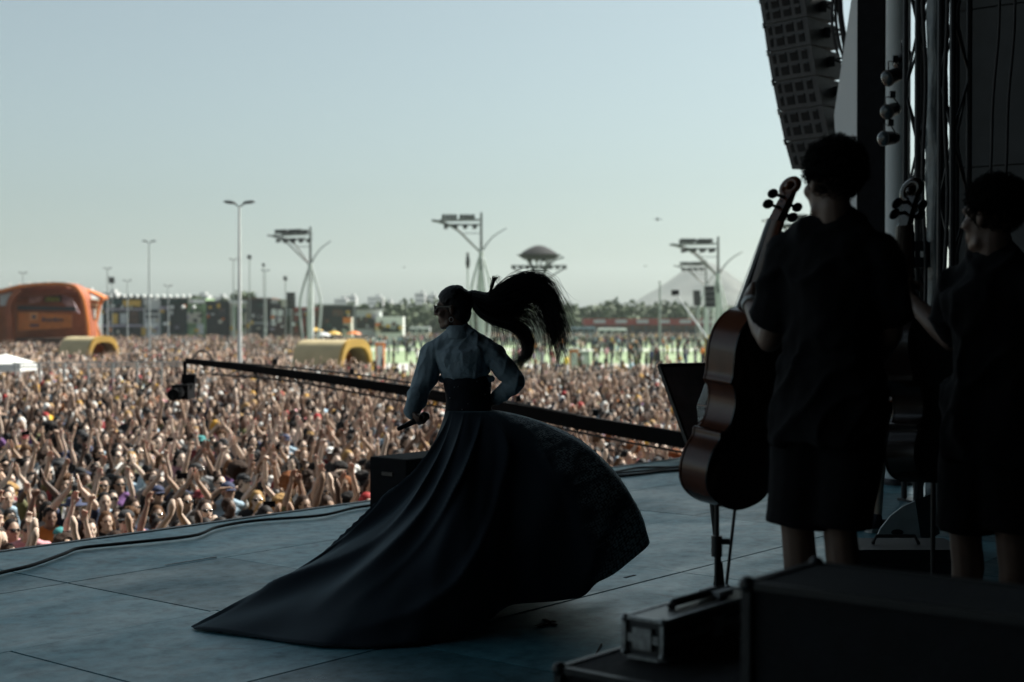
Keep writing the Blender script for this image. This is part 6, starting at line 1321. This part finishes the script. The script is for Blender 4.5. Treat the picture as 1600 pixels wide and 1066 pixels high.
# mountain
ridge = [(760, 498), (860, 492), (940, 486), (985, 474), (1010, 460), (1030, 449), (1050, 435), (1068, 422), (1082, 413), (1096, 409), (1108, 410), (1122, 415), (1140, 430), (1160, 446), (1190, 458), (1240, 468), (1320, 478), (1450, 488), (1600, 496)]
DM = 2600.; gr = []
rp = spline([V((x, y, 0)) for x, y in ridge], 110)
for i in range(26):
    v = i / 25; row = []
    for q in rp:
        top_ = at(q.x, q.y, DM); H = top_.z - GZ; h = H * (1 - v) ** 1.1 if v < 1 else 0
        off_ = V((q.x * .02, v * 4, 3)); row.append(V((top_.x + 14 * mnoise.noise(off_ * 1.3) * v, DM - 800 * v + 60 * mnoise.noise(off_) * v, GZ + h + H * .06 * mnoise.noise(off_ * 2.2) * v * (1 - v) * 4)))
    gr.append(row)
gr = [[V((p.x, DM + 900, GZ - 1)) for p in gr[0]]] + gr
tag(put('mountain', MB().sheet(gr), mat('mountain_scrub', (.05, .06, .05), .95, .4, .01, col2=(.09, .09, .08)), smooth=True), kind='structure')
# birds
def bird(px, py, d, span, label, tilt=0.):
    c = at(px, py, d); t = MB(); s = span / 2
    t.ell(c, (V((.1 * span, 0, 0)), V((0, .26 * span, 0)), V((0, 0, .12 * span))), 10, 8); t.ell(c + V((0, -.2 * span, .08 * span)), (V((.06 * span, 0, 0)), V((0, .09 * span, 0)), V((0, 0, .07 * span))), 8, 6)
    o = put('bird', t, M['black_matte'], base=c, smooth=True); tag(o, label, 'bird', 'birds in the sky')
    for k in (-1, 1):
        b = MB(); pts = [(0, .10, 0), (.5, .12, .05 + tilt), (1., -.02, -.02 + tilt * k * 2), (.55, -.12, .03 + tilt), (0, -.12, 0)]; b.prism([c + V((k * s * x, y * span, z * span)) for x, y, z in pts], (0, 0, .015 * span)); put('wing', b, M['black_matte'], o)
    put('tail', MB().prism([c + V((-.05 * span, .2 * span, 0)), c + V((.05 * span, .2 * span, 0)), c + V((.09 * span, .42 * span, 0)), c + V((-.09 * span, .42 * span, 0))], (0, 0, .012 * span)), M['black_matte'], o)
bird(1027, 343, 140, 1.1, 'largest bird gliding in the sky left of the cello'); bird(1008, 416, 260, 1.0, 'tiny bird low in the sky left of the mountain'); bird(631, 418, 250, .9, 'tiny bird in the sky left of the singer', .06)
# ------------------------------------------------------------------ haze: one even volume round the whole place
b = MB(); b.box((0, 1700, 70), (4600, 4000, 150)); hz = put('haze', b, [])
hm = bpy.data.materials.new('haze_air'); hm.use_nodes = True; hm.node_tree.nodes.clear()
pv = hm.node_tree.nodes.new('ShaderNodeVolumePrincipled'); pv.inputs['Color'].default_value = (.80, .90, .92, 1); pv.inputs['Density'].default_value = .00011; pv.inputs['Anisotropy'].default_value = .25
om = hm.node_tree.nodes.new('ShaderNodeOutputMaterial'); hm.node_tree.links.new(pv.outputs[0], om.inputs['Volume'])
hz.data.materials.clear(); hz.data.materials.append(hm); tag(hz, 'pale dusty haze in the air over the field', 'haze', kind='stuff')
